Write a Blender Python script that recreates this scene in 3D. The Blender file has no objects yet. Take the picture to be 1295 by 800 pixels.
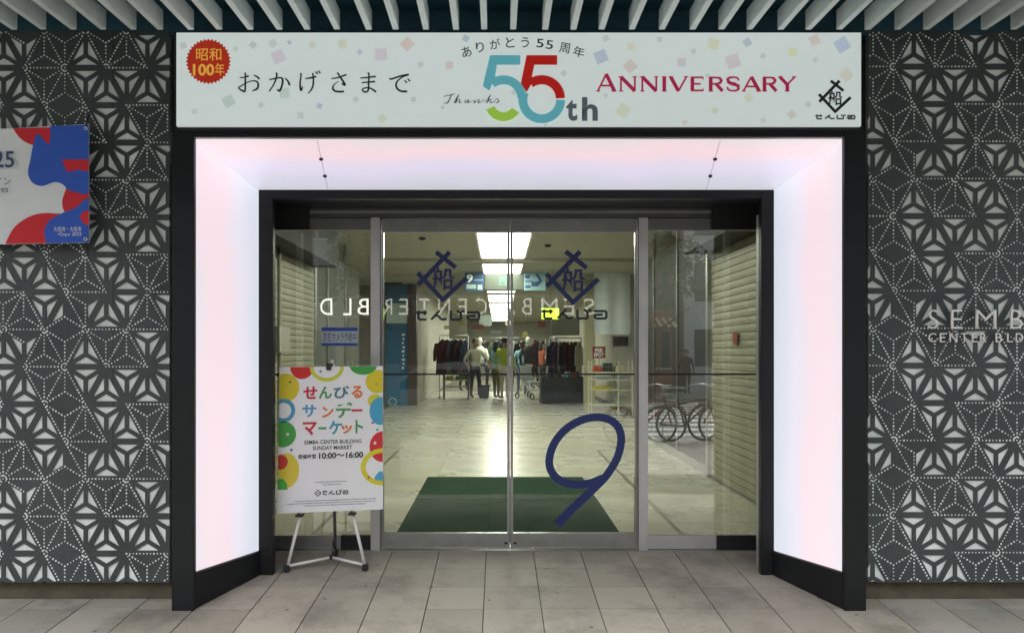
import bpy, bmesh, math, random
from mathutils import Vector, Matrix
random.seed(7)
S = bpy.context.scene
# ------------------------------------------------------------------ camera, sky, sun, exposure
F, VX, VY, CZ = 940.0, 630.0, 445.0, 1.575        # focal length and vanishing point in photo pixels, eye height
cam_d = bpy.data.cameras.new('camera'); cam = bpy.data.objects.new('camera', cam_d)
S.collection.objects.link(cam); S.camera = cam
cam.location = (0, 0, CZ); cam.rotation_euler = (math.radians(90), 0, 0)
cam_d.sensor_width = 36.0; cam_d.lens = 36.0 * F / 1295.0
cam_d.shift_x = (647.5 - VX) / 1295.0; cam_d.shift_y = (VY - 400.0) / 1295.0
cam_d.clip_start = 0.05; cam_d.clip_end = 1500
SUN_EL, SUN_AZ = 58.0, 200.0
W = bpy.data.worlds.new('World'); S.world = W; W.use_nodes = True
wn = W.node_tree; wn.nodes.clear()
sky = wn.nodes.new('ShaderNodeTexSky'); sky.sky_type = 'NISHITA'; sky.sun_disc = False
sky.sun_elevation = math.radians(SUN_EL); sky.sun_rotation = math.radians(SUN_AZ)
sky.air_density = 1.0; sky.dust_density = 4.0; sky.ozone_density = 1.0
hs = wn.nodes.new('ShaderNodeHueSaturation'); hs.inputs['Saturation'].default_value = 0.22
bg = wn.nodes.new('ShaderNodeBackground'); bg.inputs['Strength'].default_value = 0.15
wo = wn.nodes.new('ShaderNodeOutputWorld')
wn.links.new(sky.outputs[0], hs.inputs['Color']); wn.links.new(hs.outputs[0], bg.inputs[0]); wn.links.new(bg.outputs[0], wo.inputs[0])
sd = bpy.data.lights.new('sun', 'SUN'); sd.energy = 1.2; sd.angle = math.radians(14); sd.color = (1.0, 0.97, 0.92)
sun = bpy.data.objects.new('sun', sd); S.collection.objects.link(sun)
sun.rotation_euler = (math.radians(90 - SUN_EL), 0, math.radians(180 - SUN_AZ) )
S.view_settings.view_transform = 'Standard'; S.view_settings.look = 'None'
S.view_settings.exposure = 1.25; S.view_settings.gamma = 1.0
S.render.engine = 'CYCLES'
S.cycles.use_denoising = True
S.cycles.max_bounces = 8; S.cycles.transparent_max_bounces = 24; S.cycles.glossy_bounces = 5
S.cycles.caustics_reflective = False; S.cycles.caustics_refractive = False
S.cycles.sample_clamp_indirect = 6.0

# ------------------------------------------------------------------ helpers
def P(px, py, y):                                   # photo pixel at depth y -> point
    return ((px - VX) * y / F, y, CZ + (VY - py) * y / F)
def X(px, y): return (px - VX) * y / F
def Z(py, y): return CZ + (VY - py) * y / F
SL = 0.0638                                         # the pavement rises towards the doors
def gz(y): return 0.0 if y < 0 else SL * y
ZF = 0.307                                          # floor inside
def lin(c):
    return tuple((v / 12.92 if v <= 0.04045 else ((v + 0.055) / 1.055) ** 2.4) for v in c)
def rgb(h): return lin(tuple(int(h[i:i + 2], 16) / 255 for i in (0, 2, 4)))

MATS = {}
def mat(name, col, rough=0.6, metal=0.0, var=0.12, scale=6.0, bump=0.0, bscale=60.0, spec=0.5, coat=0.0, tint=None):
    if name in MATS: return MATS[name]
    m = bpy.data.materials.new(name); m.use_nodes = True
    nt = m.node_tree; b = nt.nodes['Principled BSDF']
    b.inputs['Roughness'].default_value = rough; b.inputs['Metallic'].default_value = metal
    b.inputs['Specular IOR Level'].default_value = spec; b.inputs['Coat Weight'].default_value = coat
    tc = nt.nodes.new('ShaderNodeTexCoord')
    if var > 0:
        n = nt.nodes.new('ShaderNodeTexNoise'); n.inputs['Scale'].default_value = scale; n.inputs['Detail'].default_value = 6
        n.inputs['Roughness'].default_value = 0.62
        nt.links.new(tc.outputs['Object'], n.inputs['Vector'])
        r = nt.nodes.new('ShaderNodeValToRGB')
        r.color_ramp.elements[0].position = 0.3; r.color_ramp.elements[1].position = 0.72
        t = tint or (1, 1, 1)
        r.color_ramp.elements[0].color = tuple(max(0, c * (1 - var)) * (1 if tint is None else t[i]) for i, c in enumerate(col)) + (1,)
        r.color_ramp.elements[1].color = tuple(min(1, c * (1 + var)) for c in col) + (1,)
        nt.links.new(n.outputs['Fac'], r.inputs['Fac']); nt.links.new(r.outputs['Color'], b.inputs['Base Color'])
        rr = nt.nodes.new('ShaderNodeMapRange'); rr.inputs[3].default_value = max(0, rough - 0.07); rr.inputs[4].default_value = min(1, rough + 0.08)
        nt.links.new(n.outputs['Fac'], rr.inputs[0]); nt.links.new(rr.outputs[0], b.inputs['Roughness'])
    else:
        b.inputs['Base Color'].default_value = tuple(col) + (1,)
    if bump > 0:
        n2 = nt.nodes.new('ShaderNodeTexNoise'); n2.inputs['Scale'].default_value = bscale; n2.inputs['Detail'].default_value = 4
        nt.links.new(tc.outputs['Object'], n2.inputs['Vector'])
        bp = nt.nodes.new('ShaderNodeBump'); bp.inputs['Strength'].default_value = bump; bp.inputs['Distance'].default_value = 0.01
        nt.links.new(n2.outputs['Fac'], bp.inputs['Height']); nt.links.new(bp.outputs[0], b.inputs['Normal'])
    MATS[name] = m; return m
def sink(name, h):                                   # sign print, glow added to match the brightened face
    m = mat('glow_added_' + name, rgb(h), 0.5, var=0.03, scale=3); b = m.node_tree.nodes['Principled BSDF']
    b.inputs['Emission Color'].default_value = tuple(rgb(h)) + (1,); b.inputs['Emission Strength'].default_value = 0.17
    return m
def ink(name, h, rough=0.5): return mat('ink_' + name, rgb(h), rough, var=0.04, scale=3)
def emit(name, col, st):
    if name in MATS: return MATS[name]
    m = bpy.data.materials.new(name); m.use_nodes = True; nt = m.node_tree
    b = nt.nodes['Principled BSDF']; b.inputs['Base Color'].default_value = tuple(col) + (1,)
    b.inputs['Emission Color'].default_value = tuple(col) + (1,); b.inputs['Emission Strength'].default_value = st
    MATS[name] = m; return m
def glass(name, ior=1.6, tint=(1, 1, 1)):
    m = bpy.data.materials.new(name); m.use_nodes = True; nt = m.node_tree; nt.nodes.clear()
    o = nt.nodes.new('ShaderNodeOutputMaterial'); mx = nt.nodes.new('ShaderNodeMixShader')
    t = nt.nodes.new('ShaderNodeBsdfTransparent'); t.inputs[0].default_value = tuple(tint) + (1,)
    g = nt.nodes.new('ShaderNodeBsdfGlossy'); g.inputs['Roughness'].default_value = 0.0; g.inputs['Color'].default_value = (1, 1, 1, 1)
    f = nt.nodes.new('ShaderNodeFresnel'); f.inputs['IOR'].default_value = ior
    n = nt.nodes.new('ShaderNodeTexNoise'); n.inputs['Scale'].default_value = 1.3
    tc = nt.nodes.new('ShaderNodeTexCoord'); nt.links.new(tc.outputs['Object'], n.inputs['Vector'])
    bp = nt.nodes.new('ShaderNodeBump'); bp.inputs['Strength'].default_value = 0.05; bp.inputs['Distance'].default_value = 0.012
    nt.links.new(n.outputs['Fac'], bp.inputs['Height']); nt.links.new(bp.outputs[0], g.inputs['Normal'])
    nt.links.new(f.outputs[0], mx.inputs[0]); nt.links.new(t.outputs[0], mx.inputs[1]); nt.links.new(g.outputs[0], mx.inputs[2])
    d = nt.nodes.new('ShaderNodeBsdfDiffuse'); d.inputs[0].default_value = (0.55, 0.55, 0.52, 1)
    n2 = nt.nodes.new('ShaderNodeTexNoise'); n2.inputs['Scale'].default_value = 3.0; n2.inputs['Detail'].default_value = 7
    nt.links.new(tc.outputs['Object'], n2.inputs['Vector'])
    dr = nt.nodes.new('ShaderNodeMapRange'); dr.inputs[1].default_value = 0.42; dr.inputs[2].default_value = 0.8; dr.inputs[3].default_value = 0.004; dr.inputs[4].default_value = 0.05
    nt.links.new(n2.outputs['Fac'], dr.inputs[0])
    m2 = nt.nodes.new('ShaderNodeMixShader'); nt.links.new(dr.outputs[0], m2.inputs[0]); nt.links.new(mx.outputs[0], m2.inputs[1]); nt.links.new(d.outputs[0], m2.inputs[2])
    nt.links.new(m2.outputs[0], o.inputs[0]); MATS[name] = m; return m

def link(o, parent=None):
    S.collection.objects.link(o)
    if parent: o.parent = parent; o.matrix_parent_inverse = Matrix.Identity(4)
    return o
def tag(o, label, cat, group=None):
    o['label'] = label; o['category'] = cat
    if group: o['group'] = group
    return o
def thing(name, label, cat, loc=(0, 0, 0), rz=0.0, group=None):
    o = bpy.data.objects.new(name, None); link(o); o.empty_display_size = 0.1
    o.location = loc; o.rotation_euler = (0, 0, rz)
    return tag(o, label, cat, group)
def copy_tree(o, parent=None):
    c = o.copy(); S.collection.objects.link(c); c.parent = parent
    for ch in o.children: copy_tree(ch, c)
    return c

class MB:
    def __init__(s): s.v = []; s.f = []
    def add(s, vs, fs):
        n = len(s.v); s.v += [tuple(v) for v in vs]; s.f += [tuple(i + n for i in f) for f in fs]; return s
    def box(s, x0, x1, y0, y1, z0, z1):
        return s.add([(x0, y0, z0), (x1, y0, z0), (x1, y1, z0), (x0, y1, z0), (x0, y0, z1), (x1, y0, z1), (x1, y1, z1), (x0, y1, z1)],
                     [(0, 3, 2, 1), (4, 5, 6, 7), (0, 1, 5, 4), (1, 2, 6, 5), (2, 3, 7, 6), (3, 0, 4, 7)])
    def hexa(s, p): return s.add(p, [(0, 3, 2, 1), (4, 5, 6, 7), (0, 1, 5, 4), (1, 2, 6, 5), (2, 3, 7, 6), (3, 0, 4, 7)])
    def prism(s, pts, y0, y1):                       # polygon in x,z extruded along y
        n = len(pts); vs = [(a, y0, b) for a, b in pts] + [(a, y1, b) for a, b in pts]
        return s.add(vs, [tuple(range(n)), tuple(range(2 * n - 1, n - 1, -1))] + [(i, i + n, (i + 1) % n + n, (i + 1) % n) for i in range(n)])
    def tube(s, path, r, seg=8, cap=True):
        path = [Vector(p) for p in path]; rings = []; n0 = len(s.v)
        for i, p in enumerate(path):
            d = (path[min(i + 1, len(path) - 1)] - path[max(i - 1, 0)]).normalized()
            a = Vector((0, 0, 1)) if abs(d.z) < 0.9 else Vector((1, 0, 0))
            u = d.cross(a).normalized(); w = d.cross(u)
            rr = r[i] if isinstance(r, (list, tuple)) else r
            rings.append([p + (u * math.cos(2 * math.pi * k / seg) + w * math.sin(2 * math.pi * k / seg)) * rr for k in range(seg)])
        vs = [v for R in rings for v in R]; fs = []
        for i in range(len(path) - 1):
            for k in range(seg):
                fs.append((i * seg + k, i * seg + (k + 1) % seg, (i + 1) * seg + (k + 1) % seg, (i + 1) * seg + k))
        if cap: fs += [tuple(range(seg - 1, -1, -1)), tuple((len(path) - 1) * seg + k for k in range(seg))]
        return s.add(vs, fs)
    def ball(s, c, r, seg=10, rings=7):
        rx, ry, rz = r if isinstance(r, (list, tuple)) else (r, r, r)
        vs = [(c[0], c[1], c[2] + rz)]
        for i in range(1, rings):
            t = math.pi * i / rings
            for k in range(seg):
                a = 2 * math.pi * k / seg
                vs.append((c[0] + rx * math.sin(t) * math.cos(a), c[1] + ry * math.sin(t) * math.sin(a), c[2] + rz * math.cos(t)))
        vs.append((c[0], c[1], c[2] - rz)); fs = []
        for k in range(seg):
            fs.append((0, 1 + k, 1 + (k + 1) % seg)); b = 1 + (rings - 2) * seg
            fs.append((len(vs) - 1, b + (k + 1) % seg, b + k))
        for i in range(rings - 2):
            for k in range(seg):
                a0 = 1 + i * seg
                fs.append((a0 + k, a0 + seg + k, a0 + seg + (k + 1) % seg, a0 + (k + 1) % seg))
        return s.add(vs, fs)
    def ring(s, c, R, r, ax='x', seg=28, ts=6):      # torus
        vs = []; fs = []
        for i in range(seg):
            a = 2 * math.pi * i / seg
            for k in range(ts):
                t = 2 * math.pi * k / ts; q = R + r * math.cos(t); h = r * math.sin(t)
                u, w = q * math.cos(a), q * math.sin(a)
                vs.append((c[0] + h, c[1] + u, c[2] + w) if ax == 'x' else ((c[0] + u, c[1] + h, c[2] + w) if ax == 'y' else (c[0] + u, c[1] + w, c[2] + h)))
        for i in range(seg):
            for k in range(ts):
                fs.append((i * ts + k, ((i + 1) % seg) * ts + k, ((i + 1) % seg) * ts + (k + 1) % ts, i * ts + (k + 1) % ts))
        return s.add(vs, fs)
    def build(s, name, m, parent=None, smooth=False, bevel=0.0, fix=True):
        me = bpy.data.meshes.new(name); me.from_pydata(s.v, [], s.f); me.update()
        bm = bmesh.new(); bm.from_mesh(me)
        if fix: bmesh.ops.recalc_face_normals(bm, faces=bm.faces)
        if bevel > 0:
            bmesh.ops.bevel(bm, geom=[e for e in bm.edges], offset=bevel, segments=2, affect='EDGES', clamp_overlap=True)
        bm.to_mesh(me); bm.free()
        if smooth:
            for p in me.polygons: p.use_smooth = True
        if m: me.materials.append(m)
        return link(bpy.data.objects.new(name, me), parent)
def kind(o, k='structure'): o['kind'] = k; return o
def bx(name, m, parent, *a, bevel=0.0): return MB().box(*a).build(name, m, parent, bevel=bevel)

# flat print: shapes in photo-pixel coordinates laid on a plane at depth y (slightly proud)
def flat(name, polys, y, m, parent, th=0.0015, tf=None):
    b = MB()
    for p in polys:
        pts = [(X(a, y), Z(c, y)) if tf is None else tf(a, c) for a, c in p]
        b.prism(pts, y - th, y)
    return b.build(name, m, parent)
def cat(pts, n=6):                                  # Catmull-Rom
    out = []; q = [pts[0]] + list(pts) + [pts[-1]]
    for i in range(1, len(q) - 2):
        p0, p1, p2, p3 = q[i - 1], q[i], q[i + 1], q[i + 2]
        for k in range(n):
            t = k / n
            out.append(tuple(0.5 * (2 * p1[d] + (p2[d] - p0[d]) * t + (2 * p0[d] - 5 * p1[d] + 4 * p2[d] - p3[d]) * t * t + (3 * p1[d] - p0[d] - 3 * p2[d] + p3[d]) * t ** 3) for d in range(len(p1))))
    out.append(tuple(pts[-1])); return out
def ribbon(pts):                                    # (x, y, width) along a path -> quads
    out = []; L = []; R = []
    for i, p in enumerate(pts):
        a = pts[max(i - 1, 0)]; b = pts[min(i + 1, len(pts) - 1)]
        dx, dy = b[0] - a[0], b[1] - a[1]; l = math.hypot(dx, dy) or 1
        nx, ny = -dy / l, dx / l; h = p[2] / 2
        L.append((p[0] + nx * h, p[1] + ny * h)); R.append((p[0] - nx * h, p[1] - ny * h))
    for i in range(len(pts) - 1): out.append([L[i], L[i + 1], R[i + 1], R[i]])
    return out
def strokes(name, sts, y, m, parent, curve=True, th=0.0015, tf=None, w=None):
    """each stroke: list of (px,py[,width]) -> one print mesh without overlaps in the same plane"""
    b = MB(); j = 0
    for st in sts:
        st = [(p[0], p[1], (p[2] if len(p) > 2 else w)) for p in st]
        pts = cat(st) if curve and len(st) > 2 else st
        off = 0.00012 * (j % 6); j += 1
        if curve:
            L = ribbon(pts)
        else:
            L = []
            for i in range(len(pts) - 1): L += ribbon([pts[i], pts[i + 1]])
        for qi, q in enumerate(L):
            if curve: off += 0.000006
            if not curve: off = 0.00012 * (j % 8); j += 1
            v = [(X(a, y), Z(c, y)) if tf is None else tf(a, c) for a, c in q]
            b.add([(p_[0], y - th - off, p_[1]) for p_ in v], [(0, 1, 2, 3)])
    return b.build(name, m, parent, fix=False)
def text(name, s, box_px, y, m, parent, th=0.002, bold=0.0, flip=False, tf=None, shear=0.0, face=-1):
    """lettering fitted into a photo-pixel box on the plane at depth y"""
    cu = bpy.data.curves.new(name, 'FONT'); cu.body = s; cu.size = 1.0; cu.extrude = 0.0; cu.offset = bold; cu.shear = shear
    cu.resolution_u = 3
    ob = bpy.data.objects.new(name, cu); S.collection.objects.link(ob)
    dg = bpy.context.evaluated_depsgraph_get(); me = bpy.data.meshes.new_from_object(ob.evaluated_get(dg))
    bpy.data.objects.remove(ob); bpy.data.curves.remove(cu)
    xs = [v.co.x for v in me.vertices]; ys = [v.co.y for v in me.vertices]
    x0, x1, y0, y1 = min(xs), max(xs), min(ys), max(ys)
    a0, b0, a1, b1 = box_px
    bm = bmesh.new(); bm.from_mesh(me)
    for v in bm.verts:
        u = (v.co.x - x0) / ((x1 - x0) or 1); w = (v.co.y - y0) / ((y1 - y0) or 1)
        if flip: u = 1 - u
        px, py = a0 + u * (a1 - a0), b1 + w * (b0 - b1)
        q = (X(px, y), Z(py, y)) if tf is None else tf(px, py)
        v.co = (q[0], y + face * th, q[1])
    if th > 0.003:
        r = bmesh.ops.extrude_face_region(bm, geom=bm.faces[:])
        for v in [g for g in r['geom'] if isinstance(g, bmesh.types.BMVert)]: v.co.y = y
    bmesh.ops.recalc_face_normals(bm, faces=bm.faces)
    bm.to_mesh(me); bm.free(); me.materials.clear(); me.materials.append(m); me.name = name
    return link(bpy.data.objects.new(name, me), parent)
def disc(cx, cy, rx, ry=None, n=28, rot=0, a0=0, a1=360):
    ry = ry or rx; c, s_ = math.cos(rot), math.sin(rot); out = []
    full = abs(a1 - a0) >= 360
    for i in range(n if full else n + 1):
        a = math.radians(a0 + (a1 - a0) * i / n); u, w = rx * math.cos(a), ry * math.sin(a)
        out.append((cx + u * c - w * s_, cy + u * s_ + w * c))
    return out
def clip_poly(poly, x0, x1, y0, y1):
    for ax, lim, sg in ((0, x0, 1), (0, x1, -1), (1, y0, 1), (1, y1, -1)):
        out = []
        for i in range(len(poly)):
            a, b = poly[i], poly[(i + 1) % len(poly)]
            ia, ib = sg * (a[ax] - lim) >= 0, sg * (b[ax] - lim) >= 0
            if ia: out.append(a)
            if ia != ib:
                t = (lim - a[ax]) / (b[ax] - a[ax]); out.append((a[0] + (b[0] - a[0]) * t, a[1] + (b[1] - a[1]) * t))
        poly = out
        if not poly: return []
    return poly

# ------------------------------------------------------------------ materials
M_black = mat('black_metal', (0.007, 0.0085, 0.0105), 0.4, var=0.25, scale=4, spec=0.35)
M_blackd = mat('black_paint', (0.008, 0.009, 0.01), 0.6, var=0.2)
M_steel = mat('brushed_steel', (0.36, 0.37, 0.36), 0.34, 0.85, var=0.1, scale=9)
M_steel_l = mat('pale_aluminium', (0.55, 0.56, 0.55), 0.42, 0.6, var=0.08, scale=5)
M_glass = glass('door_glass', 1.5, (0.93, 0.97, 0.93))
M_shop_glass = mat('dark_film_pane', (0.02, 0.022, 0.022), 0.5, var=0.2, spec=0.2)
M_shop_grey = mat('grey_film_pane', (0.13, 0.135, 0.115), 0.6, var=0.2, spec=0.2)
M_glass_side = glass('sidelight_glass', 2.2, (0.93, 0.97, 0.93))
M_panel = mat('grey_coated_sheet', (0.043, 0.054, 0.055), 0.48, var=0.3, scale=2.3)
M_back = mat('white_backing', (0.74, 0.80, 0.79), 0.6, var=0.16, scale=3.5)
M_stone = mat('brown_stone', (0.085, 0.07, 0.046), 0.7, var=0.35, scale=9, bump=0.3)
M_wallb = mat('building_wall', (0.16, 0.16, 0.15), 0.8, var=0.15, scale=2, bump=0.2)
M_sign = mat('sign_face', (0.72, 0.80, 0.80), 0.45, var=0.025, scale=1.5)           # even glow added to brighten the sign face
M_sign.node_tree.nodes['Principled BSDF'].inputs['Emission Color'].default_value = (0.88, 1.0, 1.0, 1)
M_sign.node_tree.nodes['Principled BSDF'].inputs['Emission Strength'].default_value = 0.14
M_fin = mat('louvre_grey', (0.78, 0.87, 0.88), 0.5, var=0.10, scale=7)
M_soffit = mat('teal_soffit', (0.018, 0.075, 0.11), 0.6, var=0.3, scale=2)

def pave_mat(name, base, dark, seed):
    m = bpy.data.materials.new(name); m.use_nodes = True; nt = m.node_tree; b = nt.nodes['Principled BSDF']
    tc = nt.nodes.new('ShaderNodeTexCoord'); oi = nt.nodes.new('ShaderNodeObjectInfo')
    gm = nt.nodes.new('ShaderNodeNewGeometry')
    n1 = nt.nodes.new('ShaderNodeTexNoise'); n1.inputs['Scale'].default_value = 2.6; n1.inputs['Detail'].default_value = 8; n1.inputs['Roughness'].default_value = 0.7
    n2 = nt.nodes.new('ShaderNodeTexNoise'); n2.inputs['Scale'].default_value = 140; n2.inputs['Detail'].default_value = 3
    nt.links.new(gm.outputs['Position'], n1.inputs['Vector']); nt.links.new(gm.outputs['Position'], n2.inputs['Vector'])
    r = nt.nodes.new('ShaderNodeValToRGB'); r.color_ramp.elements[0].position = 0.34; r.color_ramp.elements[1].position = 0.53
    r.color_ramp.elements[0].color = tuple(dark) + (1,); r.color_ramp.elements[1].color = tuple(base) + (1,)
    nt.links.new(n1.outputs['Fac'], r.inputs['Fac'])
    mr = nt.nodes.new('ShaderNodeMapRange'); mr.inputs[3].default_value = 0.84; mr.inputs[4].default_value = 1.12
    nt.links.new(oi.outputs['Random'], mr.inputs[0])
    mr2 = nt.nodes.new('ShaderNodeMapRange'); mr2.inputs[3].default_value = 0.8; mr2.inputs[4].default_value = 1.2
    nt.links.new(n2.outputs['Fac'], mr2.inputs[0])
    mu = nt.nodes.new('ShaderNodeMath'); mu.operation = 'MULTIPLY'; nt.links.new(mr.outputs[0], mu.inputs[0]); nt.links.new(mr2.outputs[0], mu.inputs[1])
    mx = nt.nodes.new('ShaderNodeVectorMath'); mx.operation = 'SCALE'; nt.links.new(r.outputs['Color'], mx.inputs[0]); nt.links.new(mu.outputs[0], mx.inputs['Scale'])
    # small dark stains (old chewing gum, drips)
    vo = nt.nodes.new('ShaderNodeTexVoronoi'); vo.inputs['Scale'].default_value = 5.5; nt.links.new(gm.outputs['Position'], vo.inputs['Vector'])
    n3 = nt.nodes.new('ShaderNodeTexNoise'); n3.inputs['Scale'].default_value = 25; nt.links.new(gm.outputs['Position'], n3.inputs['Vector'])
    ad = nt.nodes.new('ShaderNodeMath'); ad.operation = 'MULTIPLY_ADD'; ad.inputs[1].default_value = 0.10; nt.links.new(n3.outputs['Fac'], ad.inputs[0]); nt.links.new(vo.outputs['Distance'], ad.inputs[2])
    st = nt.nodes.new('ShaderNodeMapRange'); st.inputs[1].default_value = 0.085; st.inputs[2].default_value = 0.125; st.inputs[3].default_value = 0.42; st.inputs[4].default_value = 1.0
    nt.links.new(ad.outputs[0], st.inputs[0])
    mx2 = nt.nodes.new('ShaderNodeVectorMath'); mx2.operation = 'SCALE'; nt.links.new(mx.outputs[0], mx2.inputs[0]); nt.links.new(st.outputs[0], mx2.inputs['Scale'])
    nt.links.new(mx2.outputs[0], b.inputs['Base Color'])
    b.inputs['Roughness'].default_value = 0.62
    bp = nt.nodes.new('ShaderNodeBump'); bp.inputs['Strength'].default_value = 0.25; bp.inputs['Distance'].default_value = 0.004
    nt.links.new(n2.outputs['Fac'], bp.inputs['Height']); nt.links.new(bp.outputs[0], b.inputs['Normal'])
    MATS[name] = m; return m
M_pave = pave_mat('paving_stone', (0.36, 0.333, 0.278), (0.23, 0.212, 0.178), 0)
M_pave_cool = pave_mat('paving_stone_grey', (0.335, 0.32, 0.28), (0.20, 0.192, 0.17), 1)
M_joint = mat('joint_mortar', (0.07, 0.063, 0.05), 0.9, var=0.3, scale=12)
M_asphalt = mat('asphalt', (0.2, 0.2, 0.2), 0.8, var=0.25, scale=3, bump=0.4, bscale=200)
M_paint = mat('road_paint', (0.75, 0.75, 0.72), 0.7, var=0.1)

# ------------------------------------------------------------------ setting: ground
kind(bx('ground', M_asphalt, None, -400, 400, -400, -16.2, -0.6, -0.154))
kind(bx('road', M_asphalt, None, -120, 120, -16.2, -4.2, -0.5, -0.15))
for xx in range(-40, 41, 8):
    kind(bx('road_marking', M_paint, None, xx, xx + 4, -10.3, -10.15, -0.149, -0.146))
kind(bx('road_marking', M_paint, None, -60, 60, -4.75, -4.6, -0.149, -0.146))
for k in range(10):
    kind(bx('crosswalk_stripe', M_paint, None, 1.5, 7.5, -15.6 + 1.05 * k, -15.15 + 1.05 * k, -0.149, -0.1455))
kind(bx('kerb', mat('kerb_stone', (0.32, 0.31, 0.29), 0.8, bump=0.2), None, -120, 120, -4.2, -4.0, -0.5, 0.0, bevel=0.01))
kind(bx('sidewalk', M_pave_cool, None, -120, 120, -4.0, 0.0, -0.5, -0.004))
pav = MB().hexa([(-12, 0, -0.5), (12, 0, -0.5), (12, 4.9, -0.5), (-12, 4.9, -0.5), (-12, 0, gz(0) - 0.004), (12, 0, -0.004), (12, 4.9, gz(4.9) - 0.0095), (-12, 4.9, gz(4.9) - 0.0095)]).build('pavement', M_joint)
kind(pav)
TW = 0.3
tile_me = MB().box(-TW / 2 + 0.0022, TW / 2 - 0.0022, -TW / 2 + 0.0005, TW / 2 - 0.0005, -0.012, 0.0)
t0 = tile_me.build('paving_stone', M_pave, pav, bevel=0.0014)
base_me = t0.data; bpy.data.objects.remove(t0)
cool_me = base_me.copy(); cool_me.materials.clear(); cool_me.materials.append(M_pave_cool)
ang = math.atan(SL)
for j in range(9):
    yc = 4.753 - TW / 2 - TW * j + 0.15 * 0
    for i in range(-12, 13):
        xc = -0.0757 + TW / 2 + TW * i
        if yc > 4.1 and (xc < -1.75 or xc > 1.95): continue
        if yc > 4.4 and (xc < -1.6 or xc > 1.85): continue
        outer = xc < -1.75 or xc > 2.0
        o = link(bpy.data.objects.new('paving_stone', cool_me if outer else base_me), pav)
        o.location = (xc, yc, gz(yc) + random.uniform(-0.0008, 0.0008)); o.rotation_euler = (ang + random.uniform(-.001, .001), random.uniform(-.001, .001), 0)
for i in range(-7, 7):
    xc = -0.0757 + TW / 2 + TW * i
    if -1.55 < xc < 1.8:
        o = link(bpy.data.objects.new('paving_stone', base_me), pav); o.scale = (1, 0.3, 1); o.location = (xc, 4.753 + 0.047, gz(4.8)); o.rotation_euler = (ang, 0, 0)

# ------------------------------------------------------------------ building shell around the entrance
bld = thing('market_building', 'dark grey building front around the lit entrance and its patterned panels', 'building', (0, 4.1, 0))
def bparts(name, m, *a):
    x0, x1, y0, y1, z0, z1 = a
    return bx(name, m, bld, x0, x1, y0 - 4.1, y1 - 4.1, z0, z1)
bparts('wall', M_wallb, -9, -1.66, 4.03, 4.7, 0.2, 8)
bparts('wall', M_wallb, 1.875, 9, 4.03, 4.7, 0.2, 8)
bparts('wall_lintel', M_wallb, -1.66, 1.875, 4.03, 4.7, 2.74, 8)
for (a, b_) in ((-9, -1.68), (1.9, 9)):                                   # stone base under the panels, in blocks
    x_ = a; k = 0
    n = 5; L = (b_ - a) / n
    for k in range(n):
        bparts('stone_base', M_stone, a + k * L + 0.002, a + (k + 1) * L - 0.002, 3.985, 4.03, 0.2, 0.345)
    bparts('painted_base_shadow', M_blackd, a, b_, 3.99, 4.029, 0.347, 0.42)  # black strip painted in for the shadow above the stone base

# ------------------------------------------------------------------ patterned perforated wall panels
YP = 3.93; PPM = F / YP
COL, ROW = 52.0 / PPM, 47.2 / PPM
UP = [{-2: 'L', -1: 'E', 0: 'L', 1: 'L', 2: 'D'}, {-2: 'L', -1: 'D', 0: 'L', 1: 'D', 2: 'L'},
      {-2: 'D', -1: 'l', 0: 'L', 1: 'D', 2: 'L'}, {-2: 'D', -1: 'L', 0: 'D', 1: 'L', 2: 'L'}]
DN = [{-2: 'D', -1: 'L', 0: 'L', 1: 'L', 2: 'L'}, {-2: 'E', -1: 'L', 0: 'D', 1: 'D', 2: 'L'},
      {-2: 'L', -1: 'r', 0: 'L', 1: 'L', 2: 'D'}, {-2: 'E', -1: 'D', 0: 'L', 1: 'D', 2: 't'}]
def wrap5(i): return (i + 2) % 5 - 2
def inset(p, q, g, d1, d2):
    def off(a, b, d):
        n = Vector((-(b - a).y, (b - a).x)).normalized(); return a + n * d, b + n * d
    def inter(l, m_):
        a, b = l; c, d = m_; r = b - a; s_ = d - c; t = ((c - a).x * s_.y - (c - a).y * s_.x) / (r.x * s_.y - r.y * s_.x); return a + r * t
    if (q - p).x * (g - p).y - (q - p).y * (g - p).x < 0: d1, d2 = -d1, -d2
    l1, l2, l3 = off(p, q, d1), off(q, g, d2), off(g, p, d2)
    return inter(l1, l3), inter(l1, l2), inter(l2, l3)
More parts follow.
